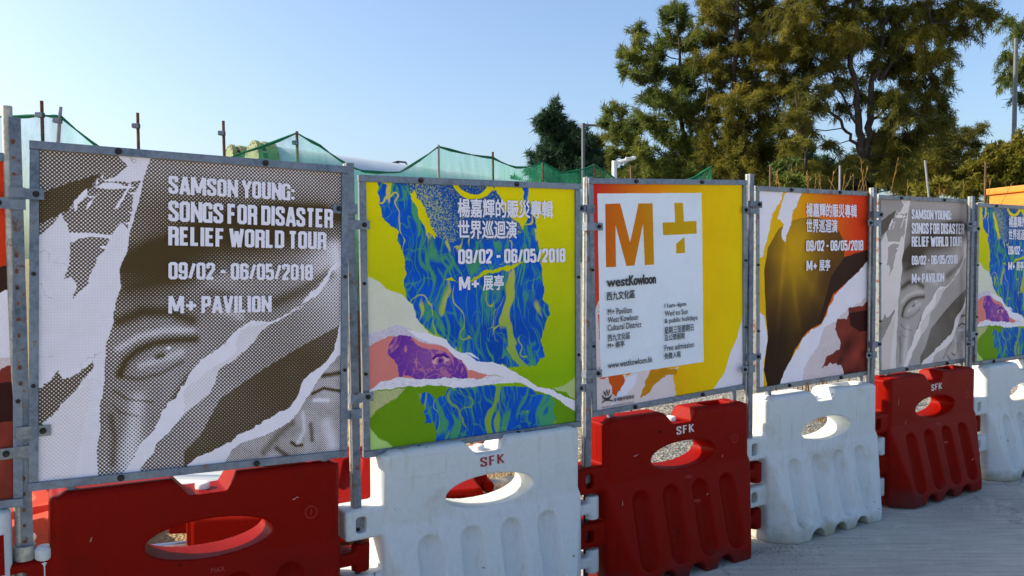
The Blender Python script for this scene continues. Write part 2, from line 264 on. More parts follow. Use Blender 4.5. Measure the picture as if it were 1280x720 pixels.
# poster artwork outlines, in fractions of the panel (across from the left, down from the top)
ART={
 0:dict(
  LEFT=[(-0.034,-0.010),(0.336,0.023),(0.315,0.085),(0.305,0.156),(0.288,0.207),(0.275,0.257),(0.268,0.313),(0.249,0.362),(0.251,0.419),(0.235,0.468),(0.233,0.519),(0.210,0.585),(0.206,0.692),(0.194,0.774),(0.195,0.840),(0.183,0.889),(0.185,0.972),(0.185,1.038),(-0.032,1.057)],
  H1=[(-0.001,-0.000),(-0.001,0.006),(0.244,0.006),(0.247,0.027),(0.264,0.053),(0.240,0.083),(0.194,0.097),(0.274,0.102),(0.308,0.092),(0.284,0.143),(0.281,0.193),(0.271,0.243),(0.254,0.229),(0.221,0.265),(0.208,0.307),(0.182,0.336),(0.162,0.391),(0.121,0.453),(0.131,0.412),(0.119,0.385),(0.093,0.395),(0.110,0.344),(0.113,0.276),(0.101,0.228),(0.079,0.206),(0.054,0.244),(-0.001,0.293)],
  H1w1=[(0.111,0.211),(0.104,0.194),(0.130,0.152),(0.175,0.101),(0.207,0.071),(0.201,0.093),(0.162,0.137),(0.130,0.179)],
  H1w2=[(0.149,0.192),(0.155,0.171),(0.194,0.131),(0.175,0.156),(0.159,0.185)],
  H1w3=[(0.231,0.185),(0.254,0.145),(0.274,0.102),(0.281,0.108),(0.261,0.145),(0.241,0.181)],
  BAND=[(-0.001,0.161),(0.023,0.148),(0.194,0.079),(0.175,0.108),(0.098,0.195),(0.023,0.238),(-0.001,0.253)],
  WEDGE=[(0.002,0.721),(0.021,0.702),(0.057,0.684),(0.083,0.661),(0.091,0.686),(0.121,0.675),(0.178,0.641),(0.167,0.674),(0.113,0.728),(0.069,0.782),(0.021,0.838),(0.003,0.856)],
  PALE=[(0.003,0.849),(0.021,0.834),(0.069,0.782),(0.113,0.728),(0.175,0.682),(0.163,0.772),(0.146,0.836),(0.137,0.901),(0.129,0.966),(0.129,1.031),(0.003,1.016)],
  T1=[(0.884,0.446),(0.789,0.501),(0.712,0.532),(0.665,0.526),(0.614,0.548),(0.555,0.608),(0.484,0.654),(0.458,0.679),(0.441,0.722),(0.427,0.721),(0.415,0.763),(0.377,0.795),(0.352,0.853),(0.303,0.904),(0.290,0.933),(0.262,0.980),(0.246,1.012),(0.295,1.017),(0.303,0.985),(0.327,0.945),(0.360,0.897),(0.411,0.850),(0.454,0.805),(0.494,0.769),(0.520,0.753),(0.555,0.675),(0.647,0.616),(0.693,0.563),(0.722,0.536),(0.839,0.483),(0.779,0.501),(0.870,0.455),(0.904,0.424),(0.947,0.360),(0.991,0.323),(0.990,0.303),(0.947,0.340),(0.904,0.396),(0.862,0.432),(0.828,0.471)],
  T1b=[(0.619,0.552),(0.712,0.536),(0.693,0.568),(0.647,0.616),(0.555,0.675),(0.520,0.753),(0.494,0.769),(0.442,0.809),(0.441,0.739),(0.529,0.674),(0.610,0.624)],
  DARK=[(1.013,0.523),(0.961,0.551),(0.849,0.604),(0.751,0.656),(0.647,0.715),(0.556,0.772),(0.520,0.832),(0.494,0.883),(0.442,0.930),(0.442,1.000),(1.016,1.062)],
  CORNER=[(0.980,0.618),(0.972,0.646),(0.910,0.710),(0.880,0.756),(0.840,0.809),(0.791,0.862),(0.752,0.886),(0.714,0.901),(0.639,0.913),(0.593,0.936),(0.570,0.978),(0.570,1.031),(1.037,1.084),(1.035,0.620)],
  T2=[(1.013,0.475),(0.976,0.494),(0.966,0.570),(0.951,0.626),(0.920,0.673),(0.880,0.699),(0.840,0.725),(0.820,0.771),(0.791,0.815),(0.713,0.846),(0.666,0.870),(0.574,0.916),(0.485,0.952),(0.451,0.974),(0.442,1.008),(0.557,1.012),(0.575,0.978),(0.593,0.936),(0.639,0.913),(0.714,0.901),(0.752,0.886),(0.791,0.862),(0.840,0.809),(0.880,0.756),(0.910,0.710),(0.972,0.646),(1.014,0.600)],
 ),
 1:dict(
  BLUE=[(0.071,-0.005),(0.073,0.062),(0.086,0.114),(0.098,0.159),(0.132,0.181),(0.153,0.204),(0.169,0.272),(0.182,0.303),(0.181,0.349),(0.180,0.425),(0.197,0.456),(0.222,0.496),(0.227,0.490),(0.236,0.523),(0.274,0.558),(0.331,0.586),(0.369,0.622),(0.409,0.658),(0.493,0.690),(0.565,0.700),(0.628,0.726),(0.650,0.728),(0.682,0.722),(0.737,0.735),(0.782,0.720),(0.818,0.696),(0.799,0.632),(0.822,0.571),(0.845,0.518),(0.844,0.524),(0.834,0.490),(0.807,0.463),(0.813,0.413),(0.808,0.337),(0.787,0.278),(0.778,0.194),(0.773,0.144),(0.757,0.102),(0.742,0.069),(0.737,-0.005)],
  CHEEK=[(0.169,0.014),(0.203,0.043),(0.237,0.119),(0.272,0.188),(0.317,0.215),(0.381,0.231),(0.466,0.219),(0.510,0.231),(0.515,0.235),(0.633,0.231),(0.705,0.202),(0.736,0.144),(0.726,0.095),(0.706,-0.004)],
  EDGE=[(0.207,0.051),(0.229,0.046),(0.255,0.096),(0.290,0.165),(0.317,0.203),(0.312,0.219),(0.272,0.196),(0.241,0.142),(0.220,0.089)],
  YSTR=[(0.342,0.376),(0.370,0.364),(0.407,0.389),(0.464,0.383),(0.509,0.352),(0.465,0.379),(0.523,0.348),(0.632,0.325),(0.735,0.302),(0.642,0.342),(0.533,0.360),(0.464,0.391)],
  BLUE2=[(0.232,0.790),(0.275,0.790),(0.294,0.825),(0.328,0.812),(0.357,0.785),(0.504,0.790),(0.431,0.792),(0.585,0.788),(0.725,0.792),(0.781,0.846),(0.848,0.857),(0.860,0.908),(0.873,0.946),(0.882,0.992),(0.858,1.081),(0.305,1.027),(0.301,0.968),(0.292,0.908),(0.259,0.896),(0.250,0.846)],
  CREAM=[(-0.006,0.348),(0.023,0.356),(0.060,0.368),(0.102,0.400),(0.171,0.425),(0.201,0.457),(0.227,0.496),(0.227,0.507),(0.245,0.536),(0.273,0.562),(0.263,0.599),(0.142,0.599),(0.030,0.624),(-0.010,0.621)],
  SPECK=[(-0.009,0.574),(0.031,0.561),(0.107,0.541),(0.143,0.535),(0.189,0.545),(0.235,0.568),(0.311,0.602),(0.359,0.634),(0.398,0.666),(0.330,0.636),(0.235,0.597),(0.143,0.571),(0.030,0.608),(-0.009,0.613)],
  PINK=[(-0.009,0.609),(0.030,0.604),(0.106,0.575),(0.152,0.576),(0.203,0.579),(0.235,0.597),(0.369,0.635),(0.428,0.694),(0.448,0.722),(0.505,0.729),(0.492,0.733),(0.534,0.745),(0.586,0.758),(0.492,0.758),(0.431,0.758),(0.309,0.747),(0.242,0.741),(0.149,0.729),(0.076,0.743),(0.027,0.759),(-0.012,0.771)],
  PURP=[(0.110,0.605),(0.129,0.578),(0.161,0.570),(0.198,0.574),(0.221,0.604),(0.282,0.633),(0.369,0.647),(0.408,0.679),(0.438,0.720),(0.447,0.753),(0.242,0.741),(0.186,0.720),(0.149,0.725),(0.145,0.680),(0.128,0.655),(0.108,0.637)],
  WTOP=[(0.180,0.549),(0.236,0.564),(0.273,0.566),(0.350,0.600),(0.409,0.654),(0.459,0.652),(0.505,0.687),(0.433,0.652),(0.493,0.690),(0.565,0.700),(0.628,0.726),(0.715,0.773),(0.781,0.814),(0.849,0.834),(1.000,0.899),(1.000,0.952),(0.906,0.894),(0.848,0.857),(0.747,0.820),(0.682,0.783),(0.617,0.762),(0.534,0.745),(0.448,0.722),(0.408,0.679),(0.359,0.634),(0.282,0.604),(0.226,0.584)],
  WLOW=[(-0.012,0.775),(0.027,0.759),(0.077,0.735),(0.149,0.723),(0.242,0.737),(0.329,0.740),(0.504,0.760),(0.534,0.749),(0.596,0.759),(0.715,0.776),(0.748,0.794),(0.585,0.786),(0.431,0.789),(0.377,0.784),(0.328,0.766),(0.232,0.763),(0.140,0.763),(0.067,0.760),(0.027,0.772),(-0.013,0.791)],
  TAN=[(-0.013,0.779),(0.027,0.773),(0.067,0.763),(0.181,0.769),(0.139,0.802),(0.057,0.834),(0.028,0.859),(-0.014,0.866)],
  LIME=[(-0.014,0.858),(0.028,0.887),(0.038,0.908),(0.055,0.934),(0.091,0.955),(0.118,0.978),(0.117,1.019),(-0.017,1.001)],
  RPALE=[(1.001,0.774),(0.971,0.790),(0.930,0.818),(0.854,0.830),(0.906,0.850),(1.000,0.890)],
  EYE=[(0.286,0.679),(0.306,0.664),(0.339,0.660),(0.369,0.677),(0.339,0.689),(0.305,0.689)],
 ),
 2:dict(
  SHEET=[(0.055,0.063),(0.692,0.060),(0.699,0.839),(0.054,0.839)],
  PALE=[(-0.008,0.525),(0.018,0.535),(0.034,0.540),(0.053,0.506),(0.054,0.839),(0.364,0.841),(0.533,0.843),(0.508,0.870),(0.501,0.904),(0.513,0.966),(0.518,1.019),(-0.019,0.996)],
  REDP=[(0.101,0.841),(0.186,0.841),(0.196,0.868),(0.173,0.899),(0.145,0.930),(0.121,0.901),(0.108,0.866)],
  ORP=[(0.354,0.840),(0.508,0.844),(0.526,0.872),(0.495,0.873),(0.423,0.886),(0.363,0.913),(0.321,0.951),(0.283,0.958),(0.304,0.923),(0.322,0.892)],
  LAVR=[(1.007,0.605),(0.975,0.639),(0.958,0.692),(0.937,0.745),(0.882,0.821),(0.848,0.899),(0.814,0.932),(0.767,0.976),(0.760,0.997),(1.005,1.028)],
  LAVL=[(0.157,0.872),(0.214,0.854),(0.271,0.844),(0.259,0.884),(0.201,0.927),(0.156,0.954),(0.100,0.980),(0.156,0.921)],
 ),
 3:dict(
  W1=[(-0.029,-0.002),(0.239,0.012),(0.188,0.082),(0.139,0.129),(0.114,0.206),(0.089,0.281),(0.053,0.342),(-0.031,0.386)],
  W2=[(0.264,0.004),(0.375,0.016),(0.341,0.079),(0.302,0.111),(0.289,0.174),(0.238,0.274),(0.208,0.244),(0.226,0.182),(0.183,0.144),(0.213,0.074)],
  DOME=[(0.070,0.403),(0.102,0.297),(0.188,0.205),(0.315,0.158),(0.473,0.140),(0.609,0.163),(0.708,0.219),(0.756,0.276),(0.751,0.351),(1.018,0.306),(1.018,0.358),(0.780,0.484),(0.652,0.546),(0.555,0.688),(0.420,0.728),(0.315,0.817),(0.187,1.010),(0.100,1.001),(0.068,0.891),(0.100,0.740),(0.084,0.616)],
  BRIM=[(0.751,0.354),(1.018,0.306),(1.018,0.363),(0.973,0.379),(0.780,0.484),(0.652,0.546),(0.555,0.688),(0.514,0.702),(0.596,0.544),(0.638,0.447)],
  LW=[(-0.032,0.588),(0.011,0.598),(0.076,0.631),(0.100,0.755),(0.068,0.860),(0.058,1.012),(-0.033,1.003)],
  TEAR=[(1.018,0.358),(0.973,0.379),(0.780,0.484),(0.666,0.554),(0.555,0.696),(0.420,0.736),(0.328,0.818),(0.237,0.905),(0.161,1.023),(0.367,1.028),(1.023,1.093),(1.018,0.354)],
  PINKP=[(1.020,0.559),(0.959,0.574),(0.781,0.634),(0.667,0.694),(0.569,0.721),(0.528,0.800),(0.393,0.918),(0.367,1.012),(0.696,1.044),(1.022,0.972)],
  FACE=[(0.795,0.626),(1.020,0.597),(1.022,1.006),(0.753,0.999),(0.730,0.922),(0.625,0.905),(0.550,0.923),(0.597,0.870),(0.710,0.837),(0.724,0.813),(0.667,0.727),(0.695,0.679),(0.781,0.687)],
  GLASS=[(0.796,0.651),(0.990,0.643),(0.990,0.755),(0.899,0.758),(0.810,0.719)],
 ),
}
STROKES={
 0:[([(0.250,0.675),(0.268,0.637),(0.301,0.609),(0.348,0.589),(0.404,0.581),(0.476,0.580)],0.0114,0.50),([(0.310,0.656),(0.348,0.645),(0.397,0.632),(0.431,0.619)],0.0114,-0.22),([(0.360,0.631),(0.375,0.627)],0.0076,0.50),([(0.389,0.605),(0.397,0.605)],0.0028,-1.20),([(0.245,0.684),(0.301,0.697),(0.368,0.683),(0.436,0.649)],0.0063,0.22),([(0.245,0.521),(0.315,0.493),(0.396,0.494),(0.465,0.520)],0.0165,0.42),([(0.245,0.602),(0.301,0.568),(0.379,0.550),(0.466,0.550)],0.0101,-0.24),([(0.301,0.760),(0.288,0.856),(0.274,0.964)],0.0253,-0.30),([(0.232,0.727),(0.273,0.756),(0.344,0.768)],0.0038,0.25),([(0.227,0.767),(0.250,0.793),(0.301,0.809)],0.0032,0.22),([(0.223,0.803),(0.234,0.864),(0.228,0.947)],0.0089,0.25),([(0.456,0.695),(0.407,0.767),(0.373,0.839)],0.0089,0.30),([(0.445,0.250),(0.592,0.198),(0.754,0.160),(0.897,0.153),(0.992,0.181)],0.0203,0.36),([(0.249,0.348),(0.343,0.297),(0.465,0.269)],0.0278,0.26),([(0.272,0.420),(0.367,0.400),(0.465,0.394)],0.0127,0.10),([(0.742,0.466),(0.840,0.424),(0.933,0.369)],0.0203,0.35),([(0.951,0.281),(0.972,0.336)],0.0278,-0.35),([(0.593,0.381),(0.516,0.399)],0.0177,-0.12),([(0.541,0.483),(0.620,0.509)],0.0152,-0.18),([(0.516,0.432),(0.593,0.440)],0.0101,0.15),([(0.853,0.742),(0.894,0.717),(0.974,0.710)],0.0063,0.50),([(0.871,0.775),(0.912,0.759),(0.977,0.773)],0.0044,0.60),([(0.877,0.797),(0.929,0.801)],0.0063,-0.35),([(0.836,0.835),(0.842,0.897),(0.817,0.943)],0.0063,-0.20),([(0.797,0.933),(0.814,0.946),(0.834,0.945)],0.0044,0.60),([(0.924,0.882),(0.945,0.952)],0.0203,-0.28),([(0.744,0.947),(0.791,0.984)],0.0063,0.35),([(0.865,0.877),(0.871,0.932)],0.0063,0.30),([(0.702,0.956),(0.744,0.907),(0.799,0.867)],0.0101,0.20),([(0.028,0.087),(0.114,0.060),(0.202,0.027)],0.0063,0.10)],
 3:[([(0.366,0.993),(0.367,0.829),(0.340,0.664),(0.300,0.541)],0.0000,0.00)],
}
# ---------------------------------------------------------------- poster prints (made pixel by pixel from noise and outlines)
AW, AH = 900, 956
yy, xx = np.mgrid[0:AH, 0:AW].astype(np.float32); xx = (xx + .5) / AW; yy = (yy + .5) / AH
def vnoise(cx, cy, seed):
    r = np.random.default_rng(seed); g = r.random((int(cy) + 3, int(cx) + 3)).astype(np.float32)
    X = xx * cx; Y = yy * cy; i = X.astype(int); j = Y.astype(int); fx = X - i; fy = Y - j
    fx = fx*fx*(3-2*fx); fy = fy*fy*(3-2*fy)
    return (g[j, i]*(1-fx)+g[j, i+1]*fx)*(1-fy) + (g[j+1, i]*(1-fx)+g[j+1, i+1]*fx)*fy
def fbm(cx, cy, seed, o=4, p=.5):
    s = 0; a = 1; tt = 0
    for k in range(o): s = s + a * vnoise(cx*2**k, cy*2**k, seed+k*17); tt += a; a *= p
    return s / tt
WX = fbm(26, 26, 1, 4, .6) - .5; WY = fbm(26, 26, 2, 4, .6) - .5
def pmask(poly, amp=.02):
    X = xx + WX * amp; Y = yy + WY * amp; m = np.zeros(xx.shape, bool)
    P = poly; n = len(P)
    for i in range(n):
        x1, y1 = P[i]; x2, y2 = P[(i+1) % n]
        if y1 == y2: continue
        r0 = max(0, int((min(y1, y2) - .03) * AH)); r1 = min(AH, int((max(y1, y2) + .03) * AH) + 2)
        if r1 <= r0: continue
        ys = Y[r0:r1]; c = ((y1 > ys) != (y2 > ys)) & (X[r0:r1] < (x2-x1)*(ys-y1)/(y2-y1)+x1)
        m[r0:r1] ^= c
    return m
def gau(cx, cy, sx, sy, rot=0.):
    c, s = math.cos(rad(rot)), math.sin(rad(rot)); a = (xx-cx)*c+(yy-cy)*s; b = -(xx-cx)*s+(yy-cy)*c
    return np.exp(-.5*((a/sx)**2+(b/sy)**2))
def toimg(name, rgb):
    im = D.images.new(name, AW, AH); a = np.ones((AH, AW, 4), np.float32); q = np.clip(rgb, 0, 1)[::-1]; a[..., :3] = np.where(q < .0031308, q*12.92, 1.055*np.maximum(q, 1e-6)**(1/2.4)-.055)
    im.pixels.foreach_set(a.ravel()); im.update(); im.pack(); return im
def C3(*c): return np.array(c, np.float32)
def sat(x): return np.clip(x, 0, 1)
PAPER = C3(.92, .86, .92)
GRAIN = fbm(300, 300, 5, 2)
def art_face(halftone):
    A = ART[0]
    tone = .59 + .16*(fbm(5, 5, 11)-.5)
    for g, k in ((gau(.52, .27, .10, .16, 60), -.05), (gau(.70, .24, .22, .055, -8), .42), (gau(.36, .36, .13, .06, -20), .36), (gau(.93, .36, .10, .12), -.22), (gau(.55, .17, .3, .05), .12),
                 (gau(.50, .17, .3, .05), .05)):
        tone = tone + k * g
    H0 = np.zeros_like(xx)
    for pts, sw, k in STROKES[0]:
        dmin = np.full_like(xx, 9.)
        for (x1, y1), (x2, y2) in zip(pts, pts[1:]):
            L2 = (x2-x1)**2+(y2-y1)**2; tt = np.clip(((xx-x1)*(x2-x1)+(yy-y1)*(y2-y1))/L2, 0, 1); dmin = np.minimum(dmin, np.hypot(xx-x1-tt*(x2-x1), yy-y1-tt*(y2-y1)))
        H0 += k*np.exp(-(dmin/sw)**2*.9)
    tone = tone + H0*.78; tone[pmask(A['DARK'], .004)] += .30
    H = pmask(A['H1']); B = H & pmask(A['BAND'], .012); tone2 = np.where(B, .92, .64 - .12*yy)
    bare = pmask(A['LEFT'], .012) & ~H
    tone = np.where(H, tone2, tone)
    scr = (fbm(9, 60, 31, 3) > .60) & H & (gau(.22, .20, .12, .06, -40) > .35)
    for k in ('H1w1',): scr |= pmask(A[k], .03) & (fbm(60, 14, 33, 3) > .47)
    scr |= pmask(A['H1w2'], .012) | pmask(A['H1w3'], .012)
    W = pmask(A['WEDGE'], .028); 
    PL = pmask(A['PALE'], .012)
    c = pmask(A['CORNER'], .015)
    ct = .50 + H0 + .25*(fbm(14, 14, 41)-.5)
    t1 = pmask(A['T1'], .018); t1b = t1 & pmask(A['T1b'], .02); t2 = pmask(A['T2'], .018)
    white = (bare | scr | (t1 & ~t1b) | (t2 & ~c)) & ~W & ~PL
    ink = C3(.085, .055, .020); mid = C3(.42, .38, .30)
    tone = np.where(W & bare, .70, tone); tone = np.where(c, ct, tone)
    if halftone:
        def dots(n, tn):
            a = xx * n * math.pi; b = yy * n * math.pi * AH / AW
            s = (np.cos(a+b) * np.cos(a-b))
            s = np.cos(a+b)*.5 + np.cos(a-b)*.5
            return sat(((tn - .5) * 2.05 - s * .95) * 4 + .5)
        d = dots(165, tone); d = np.where(c, dots(250, ct), d)
        d2 = sat(dots(165, np.full_like(tone, .30)))*.28
    else:
        d = sat(tone*1.15-.12); d = np.where(c, sat(ct*1.1-.1), d); d2 = tone*0+.16; ink = C3(.085, .068, .048)
    img = PAPER*(1-d[..., None]) + ink*d[..., None]
    pale = PL | t1b
    dd = (d2 * (.7+.6*GRAIN))[..., None]
    img = np.where(pale[..., None], PAPER*(1-dd)*C3(.95, .93, .90) + ink*dd, img)
    wh = PAPER * (.95 + .06*GRAIN + .05*(fbm(40, 40, 55, 3)-.5))[..., None]
    crk = (np.abs(fbm(12, 12, 61, 4)-.5) < .004) & bare & (fbm(6, 6, 62) > .48)
    wt = wh.copy(); k = sat((bare*1.)*.12*(1+np.cos((xx*118+yy*118)*math.pi)*np.cos((xx-yy)*118*math.pi)))[..., None]; wt = wt*(1-k*.5)
    img = np.where(white[..., None], wt, img); img = np.where((crk & white)[..., None], wt*.6, img)
    return img
def vn(X, Y, seed):
    g = np.random.default_rng(seed).random((257, 257)).astype(np.float32); X = X % 256; Y = Y % 256; i = X.astype(int); j = Y.astype(int); fx = X-i; fy = Y-j
    fx = fx*fx*(3-2*fx); fy = fy*fy*(3-2*fy)
    return (g[j, i]*(1-fx)+g[j, i+1]*fx)*(1-fy) + (g[j+1, i]*(1-fx)+g[j+1, i+1]*fx)*fy
def streaks(seed, sx=16, sy=6, th=.035):
    """flowing strands: noise drawn out along a swirling direction"""
    qx = fbm(5, 4, seed+1, 3)-.5; qy = fbm(5, 5, seed+2, 3)-.5; X = xx + .20*qx + .07*(fbm(15, 11, seed+5, 2)-.5); Y = yy + .14*qy + .05*(fbm(12, 12, seed+6, 2)-.5)
    a = vn(X*sx*2.6, Y*sy*.9, seed)*.6 + vn(X*sx*5.2+9, Y*sy*1.6, seed+7)*.4
    b = vn(X*sx*1.3+31, Y*sy*.7, seed+9)*.65 + vn(X*sx*4+5, Y*sy*1.8, seed+11)*.35
    rd = np.abs(fbm(sx*.55, sy*1.1, seed+21, 3, .5)-.5+.2*qx) + .2*sat(.5-fbm(6, 6, seed+33)); rd2 = np.abs(vn(X*sx*1.9+3, Y*sy*1.4, seed+27)-.5)
    return sat(np.maximum(sat((a-.61)*8), sat(1-rd2/.035)*.8)), sat(np.maximum(sat((b-.68)*12), sat(1.5-rd/.016)))
def art_curls():
    A = ART[1]; v = yy[..., None]; n = GRAIN[..., None]
    img = C3(.90, .72, .002)*(1-sat(v*1.3)) + C3(.28, .48, .004)*sat(v*1.35); base = img.copy()
    blue = C3(.004, .085, .50); edge = C3(.07, .34, .16)
    def hair(sd, dens=1.):
        s1, s2 = streaks(sd, 15, 7, .045*dens); s3, _ = streaks(sd+50, 34, 9, .03*dens)
        im = blue*(1+.9*(fbm(7, 7, sd)-.4))[..., None]
        im = im*(1-sat(s1+s3*.8)[..., None]) + edge*sat(s1+s3*.8)[..., None]
        k = sat(s2*1.5-.35)[..., None]*.85; return im*(1-k) + base*k
    h = hair(101); B = pmask(A['BLUE'], .03); img = np.where(B[..., None], h, img)
    ch = pmask(A['CHEEK'], .02) & B; sk = blue*(1.15-.25*n) + .0; sp = (fbm(330, 330, 9, 2) > .66 - .17*gau(.30, .14, .05, .14, -20) - .16*gau(.80, .15, .07, .16))
    skin = np.where(sp[..., None], base*.45+C3(.10, .18, .20), sk*.75+C3(.01, .03, .03)); skin = skin*(1-gau(.48, .07, .10, .05)[..., None]*.2)
    img = np.where(ch[..., None], skin, img)
    e = pmask(A['EDGE'], .03) & B; img = np.where(e[..., None], base, img)
    vs = gau(.63, .02, .05, .09, -10) + gau(.72, .13, .035, .11, -20)
    img = np.where((ch & (vs*.7+fbm(30, 30, 12)*.4 > .62))[..., None], base, img)
    arc = np.abs(np.hypot((xx-.48)*1., (yy-.0)*1.3) - .085) < .008+.01*fbm(20, 20, 77); img = np.where((arc & ch)[..., None], base, img)
    ys = pmask(A['YSTR'], .03); img = np.where((ys & B)[..., None], base, img)
    img = np.where(pmask(A['RPALE'], .02)[..., None], C3(.52, .62, .22)*(.9+.2*n), img)
    low = np.where(pmask(A['BLUE2'], .03)[..., None], hair(301, .9), C3(.16, .33, .006)*(1+.1*(n-.5)))
    # everything under the lower tear
    lowm = pmask([(0, .80)] + A['WLOW'][1:5] + [(.62, .80), (.8, .82), (.93, .85), (1, .93), (1, 1.05), (-.02, 1.05)], .01)
    img = np.where(lowm[..., None], low, img)
    cr = C3(.78, .76, .60)*(.93+.12*n); img = np.where(pmask(A['CREAM'], .014)[..., None], cr, img)
    spk = C3(.70, .62, .72)*(.72+.5*n) ; img = np.where(pmask(A['SPECK'], .02)[..., None], spk, img)
    img = np.where(pmask(A['PINK'], .012)[..., None], C3(.78, .24, .20), img)
    s1, s2 = streaks(201, 26, 24, .06); f = sat(s1+s2*.7)[..., None]*.75
    pu = C3(.16, .035, .36)*(1-f) + C3(.80, .28, .30)*f; g = gau(.28, .66, .07, .05)[..., None]; pu = pu*(1-.35*g) + C3(.55, .20, .42)*.35*g
    img = np.where(pmask(A['PURP'], .018)[..., None], pu, img)
    ey = pmask(A['EYE'], .006); ring = np.hypot((xx-np.mean([p[0] for p in A['EYE']]))*1., (yy-np.mean([p[1] for p in A['EYE']]))*1.2)
    img = np.where((pmask([(a, b-.012) for a, b in A['EYE']], .006) & ~ey)[..., None], C3(.12, .02, .25), img)
    img = np.where((ey & (ring > .018))[..., None], C3(.80, .42, .45), img); img = np.where((ring < .009)[..., None], C3(.10, .02, .22), img)
    wb = PAPER*(.93+.10*n)
    img = np.where(pmask(A['WTOP'], .016)[..., None], wb, img)
    wl = pmask(A['WLOW'], .016); wv = np.where((fbm(60, 60, 71, 2) > .5)[..., None], wb, wb*C3(.78, .74, .84)); img = np.where(wl[..., None], np.where((wv.mean(-1) > 0)[..., None] & (GRAIN > .62)[..., None], wv, wb), img)
    img = np.where((pmask(A['TAN'], .02) & ~wl)[..., None], C3(.55, .56, .25)*(.75+.4*n), img)
    img = np.where(pmask(A['LIME'], .02)[..., None], C3(.50, .72, .20), img)
    return img
def grad3(stops):
    out = np.zeros((AH, AW, 3), np.float32); X = xx + .12*(yy-.2)
    for (p0, c0), (p1, c1) in zip(stops, stops[1:]):
        f = sat((X-p0)/(p1-p0))[..., None]; m = ((X >= p0))[..., None]; out = np.where(m, C3(*c0)*(1-f)+C3(*c1)*f, out)
    return np.where((X < stops[0][0])[..., None], C3(*stops[0][1]), out)
def art_info():
    A = ART[2]; n = GRAIN[..., None]
    img = grad3([(.03, (.66, .03, .02)), (.10, (.68, .075, .012)), (.4, (.90, .30, .003)), (.68, (.92, .54, .001)), (1.05, (.92, .66, .001))])
    org = img.copy()
    img = np.where(pmask(A['PALE'], .03)[..., None], C3(.82, .68, .66)*(.95+.08*n), img)
    img = np.where(pmask(A['LAVL'], .02)[..., None], PAPER*C3(.92, .95, 1), img)
    img = np.where(((fbm(7, 5, 88) > .56) & pmask(A['PALE'], .03) & (xx > .35))[..., None], C3(.82, .60, .40), img)
    img = np.where(pmask(A['REDP'], .03)[..., None], C3(.66, .10, .01), img)
    img = np.where(pmask(A['ORP'], .035)[..., None], C3(.62, .26, .006), img)
    img = np.where(pmask(A['LAVR'], .012)[..., None], PAPER*(.9+.08*n), img)
    img = np.where(pmask(A['SHEET'], 0)[..., None], C3(.80, .86, .93)*(.97+.04*n), img)
    def pr(pts): 
        return pmask(pts, 0)
    g = grad3([(.08, (.66, .12, .008)), (.30, (.66, .22, .006)), (.45, (.62, .34, .006)), (.75, (.66, .40, .004))])
    def Z(p):   # print-space outline of the logo
        return p
    for P in LOGO: img = np.where(pr(P)[..., None], g, img)
    return img
def art_hat():
    A = ART[3]; n = GRAIN[..., None]
    img = grad3([(.0, (.90, .60, .003)), (.30, (.90, .42, .003)), (.55, (.85, .20, .006)), (.85, (.80, .06, .010)), (1.1, (.62, .03, .012))])
    th = np.arctan2(yy-.38, xx-.33); r = np.hypot(xx-.33, yy-.38)
    rays = sat((np.cos(th*7+1.2)*.5+.5)**2*np.exp(-r*4.5)*.40*sat(r*5-.1))[..., None]
    dome = pmask(A['DOME'], .006)
    dk = C3(.15, .060, .006)*(1+.9*(fbm(5, 5, 17)-.5))[..., None]*(1-.95*sat((yy-.20)*1.8)[..., None]) + C3(.030, .014, .006)
    glow = (np.exp(-((xx-.33)/.16)**2-((yy-.30)/.20)**2)*.8)[..., None]; dk = dk*(1-glow) + C3(.80, .44, .005)*glow + C3(.34, .19, .004)*rays
    img = np.where(dome[..., None], dk, img)
    br = pmask(A['BRIM'], .006); img = np.where(br[..., None], C3(.045, .020, .012)*(.8+.5*fbm(6, 6, 19))[..., None], img)
    fold = gau(.20, .55, .012, .16, 8)*.5 + gau(.34, .62, .012, .12, -12)*.35 + gau(.48, .50, .02, .10, 30)*.3; img = np.where(dome[..., None], img*(1+fold[..., None]), img)
    wh = PAPER*(.94+.08*n)
    for k, a in (('W1', .03), ('W2', .03), ('LW', .02), ('TEAR', .02)): img = np.where(pmask(A[k], a)[..., None], wh, img)
    pk = C3(.80, .66, .66)*(.80+.3*n); img = np.where((pmask(A['PINKP'], .03) & pmask(A['TEAR'], .02))[..., None], pk, img)
    fc = C3(.17, .028, .014)*(.5+1.*fbm(8, 8, 23))[..., None]*(1+.9*gau(.90, .86, .05, .03, -40)-.8*gau(.72, .90, .02, .012, -40)-.7*gau(.80, .97, .07, .008, -8))[..., None] + C3(.05, .008, .008); fc = fc*(1-.6*gau(.78, .83, .05, .03, -30)[..., None])
    img = np.where(pmask(A['FACE'], .035)[..., None], fc, img)
    img = np.where(pmask(A['GLASS'], .006)[..., None], C3(.05, .012, .01), img)
    return img
LOGO = [[(0.097,0.107),(0.183,0.105),(0.238,0.272),(0.291,0.106),(0.376,0.105),(0.380,0.373),(0.324,0.373),(0.316,0.194),(0.262,0.372),(0.215,0.373),(0.154,0.194),(0.154,0.374),(0.097,0.372)],[(0.513,0.105),(0.568,0.105),(0.573,0.188),(0.655,0.187),(0.656,0.245),(0.438,0.246),(0.435,0.191),(0.515,0.190)],[(0.520,0.287),(0.574,0.257),(0.578,0.330),(0.520,0.329)]]
